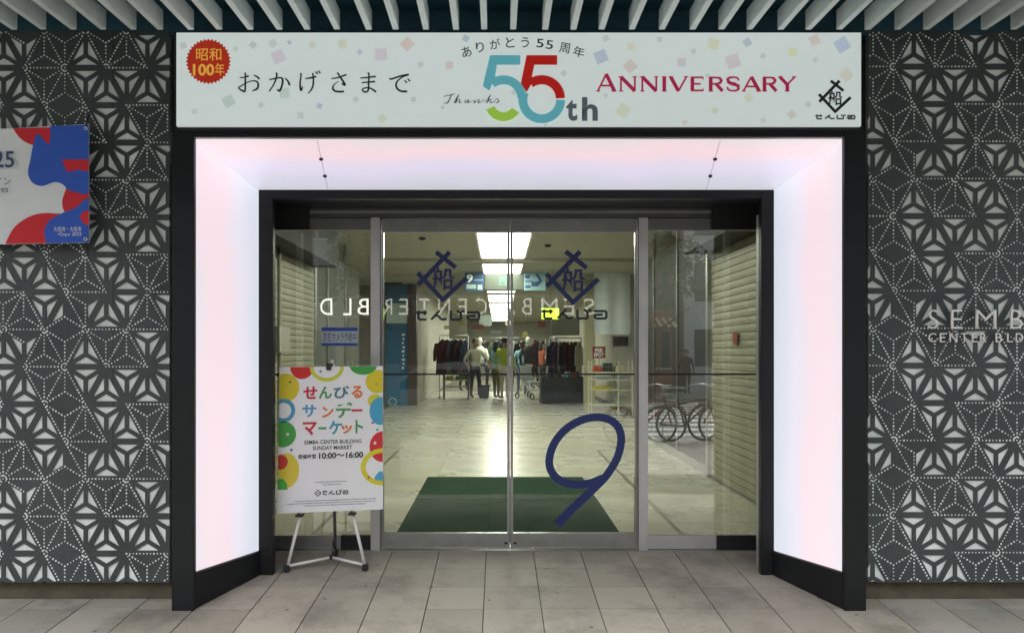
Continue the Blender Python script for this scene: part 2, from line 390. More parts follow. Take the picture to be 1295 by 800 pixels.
def asanoha(ax, ay, x0, x1, z0, z1, joints, parent):
    bm = bmesh.new(); dots = set(); cache = {}
    def V(p, d=0.0):
        k = (round(p.x, 5), round(p.y, 5), d)
        if k not in cache: cache[k] = bm.verts.new((p.x, YP + d, p.y))
        return cache[k]
    def node(c, r): return Vector((ax + (c + (0.5 if r % 2 else 0.0)) * COL, ay - r * ROW))
    def line(p, q, skip=0.12):
        L = (q - p).length; n = max(2, int(L / 0.0172))
        for i in range(n + 1):
            t = i / n
            w = p + (q - p) * t; dots.add((round(w.x, 3), round(w.y, 3)))
    for r in range(-14, 10):
        rr = r % 4
        for c in range(-26, 27):
            ci = wrap5(c)
            if r % 2 == 0:
                dn = (node(c, r), node(c + 1, r), node(c, r + 1)); up = (node(c, r), node(c - 1, r + 1), node(c, r + 1))
            else:
                dn = (node(c, r), node(c + 1, r), node(c + 1, r + 1)); up = (node(c, r), node(c, r + 1), node(c + 1, r + 1))
            for tri, k, isup in ((dn, DN[rr][ci], 0), (up, UP[rr][ci], 1)):
                if max(v.x for v in tri) < x0 or min(v.x for v in tri) > x1 or max(v.y for v in tri) < z0 or min(v.y for v in tri) > z1: continue
                g = (tri[0] + tri[1] + tri[2]) / 3
                for e in range(3):
                    p, q = tri[e], tri[(e + 1) % 3]
                    # edge names: down: 0 top, 1 right, 2 left; up: 0 left, 1 bottom, 2 right
                    leaf = k == 'L' or (k == 'r' and not isup and e == 1) or (k == 'l' and isup and e == 0) or (k == 't' and e != 0)
                    if leaf:
                        a, b_, h = inset(p, q, g, 0.0155, 0.0108)
                        # blunt the tip next to the hub and pull in a little
                        for q4 in ((p, q, b_, a), (q, g, h, b_), (g, p, a, h)):
                            try: bm.faces.new([V(v) for v in q4])
                            except ValueError: pass
                        for u, w in ((a, b_), (b_, h), (h, a)):
                            bm.faces.new([V(u), V(w), V(w, 0.005), V(u, 0.005)])
                    else:
                        try: bm.faces.new([V(p), V(q), V(g)])
                        except ValueError: pass
                        if k in 'Dr' or (k == 't'):
                            line(p, q); line(g, p)
                        elif k in 'El':
                            line(g, p)
                            if e != (1 if isup else 0): line(p, q)
    bmesh.ops.recalc_face_normals(bm, faces=bm.faces)
    me = bpy.data.meshes.new('perforated_sheet'); bm.to_mesh(me); bm.free()
    xs = [x0] + joints + [x1]
    for i in range(len(xs) - 1):
        b2 = bmesh.new(); b2.from_mesh(me)
        for co, no in (((xs[i] + 0.0012, 0, 0), (-1, 0, 0)), ((xs[i + 1] - 0.0012, 0, 0), (1, 0, 0)), ((0, 0, z0), (0, 0, -1)), ((0, 0, z1), (0, 0, 1))):
            bmesh.ops.bisect_plane(b2, geom=b2.verts[:] + b2.edges[:] + b2.faces[:], plane_co=co, plane_no=no, clear_outer=True)
        # folded edges give the sheet its thickness
        ed = [e for e in b2.edges if e.is_boundary and all(abs(v.co.y - YP) < 1e-6 for v in e.verts) and
              (all(abs(v.co.z - z0) < 1e-5 for v in e.verts) or all(abs(v.co.x - xs[i] - .0012) < 1e-5 for v in e.verts) or all(abs(v.co.x - xs[i + 1] + .0012) < 1e-5 for v in e.verts))]
        rr = bmesh.ops.extrude_edge_only(b2, edges=ed)
        for v in [g for g in rr['geom'] if isinstance(g, bmesh.types.BMVert)]: v.co.y += 0.006
        m2 = bpy.data.meshes.new('perforated_sheet'); b2.to_mesh(m2); b2.free(); m2.materials.append(M_panel)
        link(bpy.data.objects.new('perforated_sheet', m2), parent).location = (-parent.location.x, -parent.location.y, -parent.location.z)
    d = MB()
    pts = [p for p in dots if x0 + 0.008 < p[0] < x1 - 0.008 and z0 + 0.008 < p[1] < z1 - 0.008]
    seen = {}; keep = []
    for p in sorted(pts):
        kk = (int(p[0] / 0.010), int(p[1] / 0.010)); ok = True
        for a in (-1, 0, 1):
            for b_ in (-1, 0, 1):
                for q in seen.get((kk[0] + a, kk[1] + b_), ()):
                    if (q[0] - p[0]) ** 2 + (q[1] - p[1]) ** 2 < 0.0085 ** 2: ok = False
        if ok: seen.setdefault(kk, []).append(p); keep.append(p)
    rnd = random.Random(3)
    for p in keep:
        R = rnd.uniform(0.0034, 0.0058)
        d.add([(p[0] + R * math.cos(a * math.pi / 3), YP - 0.0008, p[1] + R * math.sin(a * math.pi / 3)) for a in range(6)], [tuple(range(6))])
    o = d.build('punched_dots', M_back, parent, fix=False); o['kind'] = 'stuff'
    o.location = (-parent.location.x, -parent.location.y, -parent.location.z)
    o = bx('backing_board', M_back, parent, x0 + .006, x1 - .006, YP + 0.0065, YP + 0.03, z0 + 0.004, z1); o.location = (-parent.location.x, -parent.location.y, -parent.location.z)
ZP0, ZP1 = Z(736, YP), Z(39, YP)
pl = thing('wall_panel', 'dark patterned metal wall panel behind the red and blue banner', 'wall panel', (-2.6, YP, ZP0), group='hemp-leaf patterned wall panels')
asanoha(X(134, YP), Z(463.5, YP), -3.6, X(215, YP), ZP0, ZP1, [X(-95, YP), X(143, YP)], pl)
pr = thing('wall_panel', 'dark patterned metal wall panel carrying raised silver letters', 'wall panel', (2.8, YP, ZP0), group='hemp-leaf patterned wall panels')
asanoha(X(1182, YP), Z(462, YP), X(1097, YP), 4.0, ZP0, ZP1, [X(1330, YP)], pr)

# raised silver letters on the right panel
M_let = mat('silver_letters', (0.93, 0.93, 0.90), 0.35, 0.0, var=0.03)
lt = thing('wall_lettering', 'raised silver SEMBA CENTER BLD letters on the patterned panel', 'letters', (2.6, YP, 1.6))
def at_origin(o): o.location = tuple(-c for c in o.parent.location); return o
xs = [1173, 1202, 1233, 1277, 1303]; ws = [13, 14, 26, 15, 26]
for ch, a, w in zip('SEMBA', xs, ws):
    at_origin(text('letter', ch, (a, 391.5, a + w, 415.5), YP - 0.022, M_let, lt, th=0.008, bold=-0.012))
xs = [1173.5, 1188, 1200.5, 1215, 1228.5, 1239, 1258.5, 1273, 1284]; ws = [10, 7, 9.5, 8, 7, 8, 8, 7, 9]
for ch, a, w in zip('CENTERBLD', xs, ws):
    at_origin(text('letter', ch, (a, 421, a + w, 432.5), YP - 0.018, M_let, lt, th=0.006, bold=-0.004))

# ------------------------------------------------------------------ lit portal
YA, YB = 3.826, 4.33
OL, OR_, OT, OB = X(245, YA), X(1068, YA), Z(173.5, YA), Z(726, YA)
IL, IR, IT, IB = X(328.5, YB), X(977.5, YB), Z(240, YB), Z(697, YB)
def light_mat(name, stops, axis, flip=False):
    m = bpy.data.materials.new(name); m.use_nodes = True; nt = m.node_tree; b = nt.nodes['Principled BSDF']
    tc = nt.nodes.new('ShaderNodeTexCoord'); sp = nt.nodes.new('ShaderNodeSeparateXYZ'); nt.links.new(tc.outputs['Generated'], sp.inputs[0])
    r = nt.nodes.new('ShaderNodeValToRGB'); r.color_ramp.interpolation = 'EASE'
    for i, (p, c) in enumerate(stops):
        e = r.color_ramp.elements[i] if i < 2 else r.color_ramp.elements.new(p)
        e.position = p; e.color = tuple(lin(c)) + (1,)
    n = nt.nodes.new('ShaderNodeTexNoise'); n.inputs['Scale'].default_value = 2.2; nt.links.new(tc.outputs['Object'], n.inputs['Vector'])
    ma = nt.nodes.new('ShaderNodeMath'); ma.operation = 'MULTIPLY_ADD'; ma.inputs[1].default_value = 0.4; ma.inputs[2].default_value = -0.2
    nt.links.new(n.outputs['Fac'], ma.inputs[0])
    ad = nt.nodes.new('ShaderNodeMath'); ad.operation = 'ADD'; nt.links.new(ma.outputs[0], ad.inputs[0]); nt.links.new(sp.outputs[axis], ad.inputs[1])
    nt.links.new(ad.outputs[0], r.inputs['Fac'])
    b.inputs['Base Color'].default_value = (0.5, 0.5, 0.5, 1); b.inputs['Roughness'].default_value = 0.35
    nt.links.new(r.outputs['Color'], b.inputs['Emission Color']); b.inputs['Emission Strength'].default_value = 0.315
    MATS[name] = m; return m
M_ls = light_mat('lightbox_side', [(0.0, (.95, .91, .95)), (1.0, (.86, .89, .95)), (0.2, (1.0, .90, .935)), (0.45, (1.0, .895, .935)), (0.66, (.94, .92, .985)), (0.86, (.88, .90, .96))], 'Y')
M_lt = light_mat('lightbox_top', [(0.0, (.93, .88, .90)), (1.0, (.80, .81, .86)), (0.25, (1.0, .87, .91)), (0.52, (.90, .87, .98)), (0.8, (.84, .84, .92))], 'Y')
por = thing('entrance_portal', 'black framed entrance portal with glowing pinkish white light panels', 'portal', (0, YA, gz(YA)))
def pp(o): return at_origin(o)
FL, FR = X(217, YA), X(1095.5, YA)
e = 0.012
gA, gB = gz(YA) - 0.01, gz(YB) - 0.01
# left / right jamb bodies (black): outer post, splayed base, inner post
def jamb(xo, xi_o, xi_i, xin, s):
    # front post
    pp(bx('front_post', M_black, por, min(xo, xi_o), max(xo, xi_o), YA, YA + 0.03, gA, OT + 0.045, bevel=0.002))
    # splayed plinth below the light panel
    b = MB().hexa([(xi_o, YA + 0.03, gA), (xi_i, YB, gB), (xi_i - s * 0.08, YB, gB), (xi_o - s * 0.08, YA + 0.03, gA),
                   (xi_o, YA + 0.03, OB), (xi_i, YB, IB), (xi_i - s * 0.08, YB, IB), (xi_o - s * 0.08, YA + 0.03, OB)])
    pp(b.build('plinth', M_black, por))
    # inner post
    pp(bx('inner_post', M_black, por, min(xi_i + s * 0.001, xin), max(xi_i + s * 0.001, xin), YB + 0.002, YB + 0.05, gB, IT - 0.001, bevel=0.002))
    xr = xi_i - s * (0.13 if s > 0 else 0.16)
    pp(bx('inner_return', M_black, por, min(xr - s * 0.03, xr), max(xr - s * 0.03, xr), YB + 0.052, 4.9, gB, IT + 0.1))
    pp(bx('inner_filler', M_black, por, min(xr - s * 0.03, xi_i), max(xr - s * 0.03, xi_i), YB + 0.02, YB + 0.051, gB, IT + 0.1))
jamb(FL, OL, IL, X(345, YB), 1)
jamb(FR, OR_, IR, X(963, YB), -1)
def panel(name, q, m, n_out):
    # diffuser: front quad a little in front of its black rebate
    b = MB(); nv = Vector(n_out)
    a = [Vector(v) for v in q]; c = [v + nv * 0.02 for v in a]
    b.hexa([tuple(v) for v in a] + [tuple(v) for v in c]); o = pp(b.build(name, m, por))
    c2 = [v + nv * 0.021 for v in a]; d2 = [v + nv * 0.026 for v in a]  # unseen black back added to stop light spilling behind the panel
    pp(MB().hexa([tuple(v) for v in c2] + [tuple(v) for v in d2]).build('panel_light_block', M_blackd, por)); return o
g = 0.006
panel('side_light_panel', [(OL - g, YA + 0.032, OB + g), (IL - g, YB, IB + g), (IL - g, YB, IT - .0006), (OL - g, YA + 0.032, OT - .0006)], M_ls, (-1, 0.2, 0))
panel('side_light_panel', [(OR_ + g, YA + 0.032, OB + g), (IR + g, YB, IB + g), (IR + g, YB, IT - .0006), (OR_ + g, YA + 0.032, OT - .0006)], M_ls, (1, 0.2, 0))
panel('top_light_panel', [(OL - g, YA + 0.032, OT), (OR_ + g, YA + 0.032, OT), (IR + g, YB, IT), (IL - g, YB, IT)], M_lt, (0, 0.2, 1))
# top frame: lintel band between the sign and the panel, inner head
pp(bx('lintel', M_black, por, FL + 0.001, FR - 0.001, YA + 0.002, YA + 0.031, OT + 0.003, OT + 0.0445))
pp(bx('lintel_lip', mat('dull_alu', (0.25, 0.24, 0.24), 0.4, 0.6), por, OL, OR_, YA + 0.004, YA + 0.03, OT - 0.001, OT + 0.0025))
pp(bx('inner_head', M_black, por, X(345, YB) + .001, X(963, YB) - .001, YB + 0.003, YB + 0.06, IT - 0.05, IT + 0.05))
pp(bx('soffit', M_blackd, por, IL - 0.05, IR + 0.05, YB + 0.061, 4.9, IT - 0.02, IT + 0.05))
# trim strips and screws on the panels
thin = mat('panel_joint', (0.35, 0.33, 0.35), 0.6)
for (x1_, y1_), (x2_, y2_) in (((401, 176), (415, 239)), ((911, 176), (893, 239))):
    A = Vector(P(x1_, y1_, YA + 0.04)); B = Vector(P(x2_, y2_, YB)); 
    def tp(t):
        p = A + (B - A) * t; zt = OT + (IT - OT) * ((p.y - YA - 0.032) / (YB - YA - 0.032)); return Vector((p.x, p.y, zt - 0.002))
    for t0_, t1_ in ((0.0, 1.0),):
        pp(MB().tube([tp(t0_), tp(t1_)], 0.0012, 4).build('panel_joint', thin, por))
    for t_ in (0.34, 0.68):
        c = tp(t_); pp(MB().ball((c.x, c.y, c.z - 0.004), (0.012, 0.012, 0.009)).build('panel_knob', mat('dark_knob', (0.05, 0.045, 0.05), 0.35, 0.6), por, smooth=True))
pp(bx('shutter_guide', M_steel_l, por, X(336, 4.45), X(344, 4.45), 4.45, 4.5, gz(4.45), IT - 0.12))
pp(bx('shutter_guide', M_steel_l, por, X(960, 4.45), X(967, 4.45), 4.45, 4.5, gz(4.45), IT - 0.12))

# ------------------------------------------------------------------ sign board above the portal
YS = 3.80
sg = thing('fascia_sign', 'long white anniversary sign with pastel confetti above the portal', 'sign', (0, YS, Z(160, YS)))
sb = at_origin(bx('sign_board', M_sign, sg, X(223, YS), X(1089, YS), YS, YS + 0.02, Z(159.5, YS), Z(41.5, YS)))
at_origin(bx('sign_frame', M_black, sg, X(217, YS), X(1092.5, YS), YS + 0.021, YS + 0.13, Z(165, YS), Z(38.5, YS)))
def sf(name, polys, m, lay=0): return at_origin(flat(name, polys, YS - 0.0004 - 0.0008 * lay, m, sg, th=0.0006))
conf = [(345, 55, 6, 'c9d3cf'), (352, 72, 10, 'd8c8d6'), (320, 57, 5, 'b8c6c6'), (366, 54, 3, 'a9b6cc'), (395, 57, 5, 'cdd4c0'), (433, 56, 7, 'd6d9bd'), (455, 66, 4, 'b3bdd6'),
        (482, 69, 10, 'd6c4d2'), (515, 56, 9, 'd9bfb8'), (568, 83, 6, 'd8c2ba'), (532, 82, 4, 'bcc6c6'), (589, 49, 5, 'a9b9cf'), (289, 128, 9, 'b5d0c3'), (360, 118, 8, 'b9d3c8'), (330, 133, 4, 'bccac8'),
        (404, 134, 4, 'a9b0d8'), (450, 126, 4, 'b9cdc6'), (380, 146, 5, 'c6cec8'), (483, 150, 6, 'cdd8b8'), (523, 126, 4, 'bdc8c8'), (246, 141, 4, 'b9d0cf'), (232, 58, 5, 'ccc6cf'), (298, 62, 4, 'c4d6cc'),
        (560, 136, 3, 'c0c8c4'), (760, 72, 10, 'aab8d8'), (797, 84, 9, 'd8c4bf'), (766, 49, 5, 'bfd2ca'), (713, 93, 4, 'c0c8c6'), (798, 59, 6, 'd9dabf'), (834, 50, 4, 'bccaca'), (862, 79, 7, 'cfc9d3'), (877, 65, 4, 'c3cfd0'),
        (902, 56, 9, 'd9dcb8'), (927, 78, 11, 'd8c8d4'), (945, 54, 6, 'a9b9cb'), (965, 71, 4, 'c4cdcb'), (1002, 66, 7, 'dfdfae'), (1030, 51, 8, 'd9c8c0'), (1031, 76, 4, 'd0cbd0'), (1065, 57, 11, 'a9bce0'), (1070, 95, 9, 'd6d4bf'),
        (788, 140, 10, 'd3d8ba'), (766, 121, 3, 'b9cfca'), (904, 140, 5, 'd5dab8'), (947, 124, 6, 'd8d8b8'), (1001, 145, 6, 'd6c8c0'), (1022, 132, 4, 'b9c6c8'), (866, 155, 4, 'd6c6c2'), (965, 152, 4, 'c8d0cc'), (895, 96, 3, 'b4cfc5'), (650, 117, 4, 'c2cbc9'), (690, 158, 3, 'c6cfc9')]
for i, (cx, cy, r, h) in enumerate(conf):
    h = ''.join('%02x' % int(0.6 * int(h[q:q + 2], 16) + 0.4 * v_) for q, v_ in ((0, 215), (2, 226), (4, 226)))
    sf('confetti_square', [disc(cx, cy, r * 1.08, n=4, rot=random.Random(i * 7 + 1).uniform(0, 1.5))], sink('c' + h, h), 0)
# red badge
pts = []
for i in range(72):
    a = 2 * math.pi * i / 72; r = 28.6 if i % 2 == 0 else 26.0
    pts.append((263.5 + r * math.cos(a), 78 + r * 1.01 * math.sin(a)))
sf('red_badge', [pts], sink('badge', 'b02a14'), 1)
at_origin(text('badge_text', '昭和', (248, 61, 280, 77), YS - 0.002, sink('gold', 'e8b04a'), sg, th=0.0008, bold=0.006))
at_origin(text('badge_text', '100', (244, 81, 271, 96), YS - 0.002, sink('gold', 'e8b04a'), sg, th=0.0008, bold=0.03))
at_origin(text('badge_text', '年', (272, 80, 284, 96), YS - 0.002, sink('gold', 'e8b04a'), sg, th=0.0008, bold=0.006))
I_blk = ink('black', '10201f')
# hand-brushed kana (Mincho-like, swelling strokes); from a 5.18x enlargement at (290,75)
def K(L): return [(290 + a / 5.18, 75 + b / 5.18, w * 1.4 / 5.18) for a, b, w in L]
kana = [
    # o
    K([(68, 122, 5), (95, 120, 6), (128, 110, 8)]), K([(100, 92, 9), (106, 100, 7), (105, 150, 8), (104, 205, 8), (92, 210, 9), (62, 190, 6), (75, 178, 6), (130, 148, 5), (175, 145, 7), (190, 165, 9), (182, 195, 9), (150, 208, 5)]), K([(160, 105, 5), (185, 118, 8), (198, 132, 9)]),
    # ka
    K([(262, 135, 6), (290, 130, 7), (335, 122, 7), (350, 135, 9), (345, 175, 9), (330, 208, 10), (312, 198, 5)]), K([(305, 90, 8), (312, 105, 8), (295, 160, 7), (262, 212, 6)]), K([(365, 125, 5), (385, 145, 8), (396, 172, 10)]),
    # ge
    K([(468, 92, 9), (470, 110, 7), (464, 160, 8), (470, 205, 10), (482, 178, 4)]), K([(498, 128, 5), (530, 124, 8), (570, 115, 8)]), K([(545, 92, 8), (550, 110, 7), (550, 165, 8), (538, 200, 7), (515, 226, 4)]), K([(565, 82, 5), (580, 98, 8)]), K([(582, 76, 5), (597, 92, 8)]),
    # sa
    K([(668, 128, 5), (710, 122, 7), (768, 102, 8)]), K([(708, 88, 8), (722, 110, 8), (758, 168, 10), (735, 160, 6)]), K([(716, 146, 3), (690, 165, 5), (678, 188, 8), (690, 208, 9), (725, 214, 9), (752, 212, 9)]),
    # ma
    K([(858, 125, 6), (910, 120, 7), (960, 114, 8)]), K([(868, 155, 6), (915, 151, 7), (955, 147, 8)]), K([(908, 88, 9), (915, 105, 7), (913, 160, 8), (910, 205, 8), (890, 216, 8), (872, 204, 7), (885, 190, 6), (925, 192, 7), (962, 216, 9)]),
    # de
    K([(1048, 128, 8), (1065, 130, 8), (1120, 112, 8), (1175, 102, 8), (1130, 120, 6), (1095, 155, 8), (1098, 190, 9), (1125, 210, 9), (1165, 212, 10)]), K([(1148, 138, 5), (1164, 156, 8)]), K([(1168, 128, 5), (1184, 146, 8)])]
i_ = 0
for n_ in (3, 3, 5, 3, 3, 3):
    at_origin(strokes('greeting_character', kana[i_:i_ + n_], YS - 0.0012, I_blk, sg)); i_ += n_
# arched thank-you line
arch = [('あ', 590, 66, 12, -14), ('り', 607, 60, 10, -10), ('が', 626, 56, 13, -7), ('と', 645, 54, 11, -3), ('う', 664, 54, 10, 2), ('5', 683, 55, 9, 4), ('5', 695, 57, 9, 6), ('周', 714, 61, 13, 9), ('年', 732, 66, 14, 14)]
def rot_tf(cx, cy, deg, y):
    c, s_ = math.cos(math.radians(deg)), math.sin(math.radians(deg))
    return lambda a, b: (X(cx + (a - cx) * c - (b - cy) * s_, y), Z(cy + (a - cx) * s_ + (b - cy) * c, y))
for ch, cx, cy, w, dg in arch:
    h = 13 if ch != '5' else 11
    at_origin(text('arched_letter', ch, (cx - w / 2, cy - h / 2, cx + w / 2, cy + h / 2), YS - 0.0012, I_blk, sg, th=0.0008, bold=0.004, tf=rot_tf(cx, cy, dg, YS)))
# the two big fives, from a 5.886x enlargement at (550,40)
def G(L): return [(550 + a / 5.886, 40 + b / 5.886) for a, b in L]
def Gw(L): return [(550 + a / 5.886, 40 + b / 5.886, w / 5.886) for a, b, w in L]
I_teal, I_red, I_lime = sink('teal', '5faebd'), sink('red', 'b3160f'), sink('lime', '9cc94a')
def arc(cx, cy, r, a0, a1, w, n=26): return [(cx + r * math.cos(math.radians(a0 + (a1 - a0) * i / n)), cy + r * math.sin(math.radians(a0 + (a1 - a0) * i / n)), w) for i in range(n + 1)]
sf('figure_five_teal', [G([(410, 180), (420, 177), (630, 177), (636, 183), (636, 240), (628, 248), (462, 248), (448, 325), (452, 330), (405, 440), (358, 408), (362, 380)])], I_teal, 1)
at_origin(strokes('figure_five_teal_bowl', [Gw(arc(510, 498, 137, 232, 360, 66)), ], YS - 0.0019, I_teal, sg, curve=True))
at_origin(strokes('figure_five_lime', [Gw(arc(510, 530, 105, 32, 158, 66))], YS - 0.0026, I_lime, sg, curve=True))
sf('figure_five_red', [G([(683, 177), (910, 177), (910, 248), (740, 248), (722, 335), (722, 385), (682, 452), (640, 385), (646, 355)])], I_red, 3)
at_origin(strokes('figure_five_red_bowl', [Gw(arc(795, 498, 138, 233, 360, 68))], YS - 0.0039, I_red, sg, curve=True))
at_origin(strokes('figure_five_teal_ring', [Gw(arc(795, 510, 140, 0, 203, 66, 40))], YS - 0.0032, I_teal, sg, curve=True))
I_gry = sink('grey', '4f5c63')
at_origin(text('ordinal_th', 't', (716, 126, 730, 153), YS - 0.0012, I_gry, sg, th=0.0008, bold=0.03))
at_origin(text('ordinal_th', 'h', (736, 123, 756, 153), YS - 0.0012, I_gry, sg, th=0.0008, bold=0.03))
# script "Thanks"
th_ = [[(70, 490, 5), (78, 478, 5), (100, 478, 5), (125, 470, 6), (150, 466, 3)], [(128, 468, 6), (112, 500, 7), (95, 530, 8), (75, 535, 4), (72, 525, 3)],
       [(140, 532, 4), (165, 490, 4), (178, 470, 4), (165, 500, 7), (152, 533, 8), (170, 512, 3), (186, 508, 5), (180, 530, 7), (200, 525, 3)],
       [(248, 512, 4), (232, 512, 5), (224, 528, 7), (236, 530, 4), (252, 510, 5), (246, 530, 7), (265, 524, 3), (290, 512, 3)],
       [(300, 512, 5), (292, 533, 7), (315, 512, 3), (330, 510, 5), (322, 531, 7), (345, 524, 3), (375, 505, 3)],
       [(375, 530, 4), (402, 490, 4), (415, 470, 4), (402, 500, 7), (390, 533, 8)], [(398, 515, 3), (420, 505, 5), (408, 518, 4), (420, 530, 7), (440, 522, 3)],
       [(440, 528, 3), (462, 500, 4), (475, 522, 7), (455, 532, 6)]]
at_origin(strokes('thanks_script', [Gw(l) for l in th_], YS - 0.0046, I_blk, sg))
# ANNIVERSARY in wide small capitals with fine serifs
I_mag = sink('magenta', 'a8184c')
def caps():
    GL = {'A': (1.0, [[(0, 1, .1), (.5, 0, .1)], [(.5, 0, .2), (1, 1, .2)], [(.22, .68, .1), (.78, .68, .1)], [(-.1, 1, .06), (.14, 1, .06)], [(.82, 1, .06), (1.12, 1, .06)]]),
          'N': (.95, [[(.06, 1, .1), (.06, 0, .1)], [(.06, 0, .2), (.94, 1, .2)], [(.94, 1, .1), (.94, 0, .1)], [(-.06, 1, .06), (.2, 1, .06)], [(-.1, 0, .06), (.1, 0, .06)], [(.8, 0, .06), (1.06, 0, .06)]]),
          'I': (.2, [[(.5, 0, .2), (.5, 1, .2)], [(-.2, 0, .06), (1.2, 0, .06)], [(-.2, 1, .06), (1.2, 1, .06)]]),
          'V': (1.0, [[(0, 0, .2), (.5, 1, .2)], [(.5, 1, .1), (1, 0, .1)], [(-.12, 0, .06), (.16, 0, .06)], [(.84, 0, .06), (1.12, 0, .06)]]),
          'E': (.8, [[(.1, 0, .2), (.1, 1, .2)], [(0, .04, .1), (1, .04, .1)], [(.1, .5, .1), (.8, .5, .1)], [(0, .96, .1), (1, .96, .1)], [(1, 0, .06), (1, .18, .06)], [(1, .82, .06), (1, 1, .06)]]),
          'R': (.9, [[(.1, 0, .2), (.1, 1, .2)], [(0, .05, .1), (.6, .05, .1), (.86, .14, .16), (.88, .38, .16), (.6, .5, .1), (.1, .5, .1)], [(.5, .5, .18), (.98, 1, .18)], [(-.06, 1, .06), (.28, 1, .06)]]),
          'S': (.8, [[(.95, .26, .1), (.85, .07, .1), (.5, .02, .1), (.12, .08, .14), (.05, .3, .18), (.3, .46, .2), (.75, .55, .2), (.97, .72, .18), (.85, .94, .12), (.5, .99, .1), (.12, .92, .1), (.03, .72, .1)]]),
          'Y': (.95, [[(0, 0, .18), (.5, .55, .18)], [(.5, .55, .1), (1, 0, .1)], [(.5, .5, .2), (.5, 1, .2)], [(-.1, 0, .06), (.18, 0, .06)], [(.82, 0, .06), (1.1, 0, .06)], [(.34, 1, .06), (.66, 1, .06)]])}
    pos = [('A', 756, 777, 94), ('N', 784, 804, 97.5), ('N', 811, 831, 97.5), ('I', 838, 842, 97.5), ('V', 848, 868, 97.5), ('E', 874, 889, 97.5), ('R', 897, 914, 97.5), ('S', 919, 935, 97.5), ('A', 940, 960, 97.5), ('R', 965, 982, 97.5), ('Y', 986, 1005, 97.5)]
    for ch, a, b_, top in pos:
        H = 115.5 - top
        sts = [[(a + p[0] * (b_ - a), top + p[1] * H, p[2] * 23) for p in st] for st in GL[ch][1]]
        at_origin(strokes('capital_letter', sts, YS - 0.0012, I_mag, sg, curve=False))
caps()
# diamond logo with the ship character and the line of kana below
def logo(cx, cy, s, y, m, parent, kan=True, bold=0.0, bscale=1.0):
    k = s / 40.0                                    # s: full width in photo pixels
    w = 3.6 * k
    sts = [[(cx - 5.5 * k, cy - 21.5 * k), (cx + 10.5 * k, cy - 9 * k)], [(cx + 5.5 * k, cy - 21.5 * k), (cx - 20 * k, cy + 5 * k)], [(cx - 20.5 * k, cy - 4.5 * k), (cx + 1 * k, cy + 18.5 * k)], [(cx - 0.6 * k, cy + 18 * k), (cx + 19.5 * k, cy - 0.5 * k)]]
    a = [strokes('logo_diamond', [[(p[0], p[1], w) for p in st] for st in sts], y, m, parent, curve=False)]
    a.append(text('logo_character', '船', (cx - 8.6 * k, cy - 9 * k, cx + 9 * k, cy + 9.5 * k), y - 0.001, m, parent, th=0.0008, bold=0.018))
    return a
def senbiru(x0, x1, y0, y1, y, m, parent, w=2.2, tf=None):
    W_, H_ = (x1 - x0), (y1 - y0)
    def q(a, b): return (x0 + a * W_, y0 + b * H_, w)
    sts = [[q(0, .22), q(.17, .22)], [q(.04, 0), q(.04, 1), q(.165, 1)], [q(.135, 0), q(.135, .5)],
           [q(.37, 0), q(.24, 1)], [q(.30, .55), q(.36, .6), q(.39, .98), q(.48, .92)],
           [q(.545, 0), q(.545, 1), q(.70, 1), q(.70, .15)], [q(.64, 0), q(.69, .25)], [q(.715, 0), q(.76, .2)],
           [q(.80, .2), q(.985, .2), q(.985, 1), q(.82, 1), q(.80, .62), q(.93, .58)]]
    return strokes('logo_kana', sts, y, m, parent, curve=False, tf=tf)
for o in logo(1056, 124, 40, YS - 0.0012, I_blk, sg): at_origin(o)
at_origin(senbiru(1031, 1081.5, 145.5, 150.5, YS - 0.0012, I_blk, sg, 1.7))

# ------------------------------------------------------------------ louvred canopy over the pavement
can = thing('louvre_canopy', 'row of pale louvre fins under a dark teal canopy over the sign', 'canopy', (0, 3.8, 3.22))
ZL = Z(38, 3.80)
fin = MB().box(-0.0155, 0.0155, 1.75, 3.80, ZL, ZL + 0.10)
fm = None
for k in range(-26, 27):
    if fm is None:
        o = fin.build('louvre_fin', M_fin, can, bevel=0.002); fm = o.data
    else: o = link(bpy.data.objects.new('louvre_fin', fm), can)
    o.location = (0.084 + 0.1503 * k - can.location.x, -can.location.y, -can.location.z + random.uniform(-.001, .001))
    o.rotation_euler = (0, 0, random.uniform(-.002, .002))
at_origin(bx('soffit', M_soffit, can, -4.2, 4.2, 1.6, 4.03, ZL + 0.16, ZL + 0.3))
at_origin(bx('front_fascia', M_soffit, can, -4.2, 4.2, 1.55, 1.74, ZL - 0.02, ZL + 0.4))
for yy in (2.3, 3.2): at_origin(bx('carrier_rail', M_blackd, can, -4.2, 4.2, yy, yy + 0.04, ZL + 0.101, ZL + 0.159))
at_origin(bx('rear_trim', M_soffit, can, -4.2, 4.2, 3.935, 4.03, ZL + 0.03, ZL + 0.159))

# ------------------------------------------------------------------ banner on the left panel
YN = 3.86
bn = thing('fabric_banner', 'white event banner with red and blue waves tied to the wall panel', 'banner', (X(0, YN), YN, Z(308, YN)))
def bz(px, top=True): return (163 - 6 * px / 113.0) if top else (309 - 2 * px / 113.0)
def ban_tf(a, b): return (X(a, YN), Z(b, YN))
nb = 26; vs = []; fs = []
for i in range(nb + 1):
    px = -230 + (113 + 230) * i / nb
    for j in range(7):
        t = j / 6; py = bz(px) + (bz(px, False) - bz(px)) * t
        vs.append((X(px, YN), YN + 0.0006 * math.sin(px * 0.045 + t * 2), Z(py, YN)))
for i in range(nb):
    for j in range(6): fs.append((i * 7 + j, (i + 1) * 7 + j, (i + 1) * 7 + j + 1, i * 7 + j + 1))
M_cloth = mat('banner_white', (0.84, 0.88, 0.90), 0.7, var=0.04)
o = MB().add(vs, fs).build('cloth', M_cloth, bn, smooth=True, fix=False); at_origin(o)
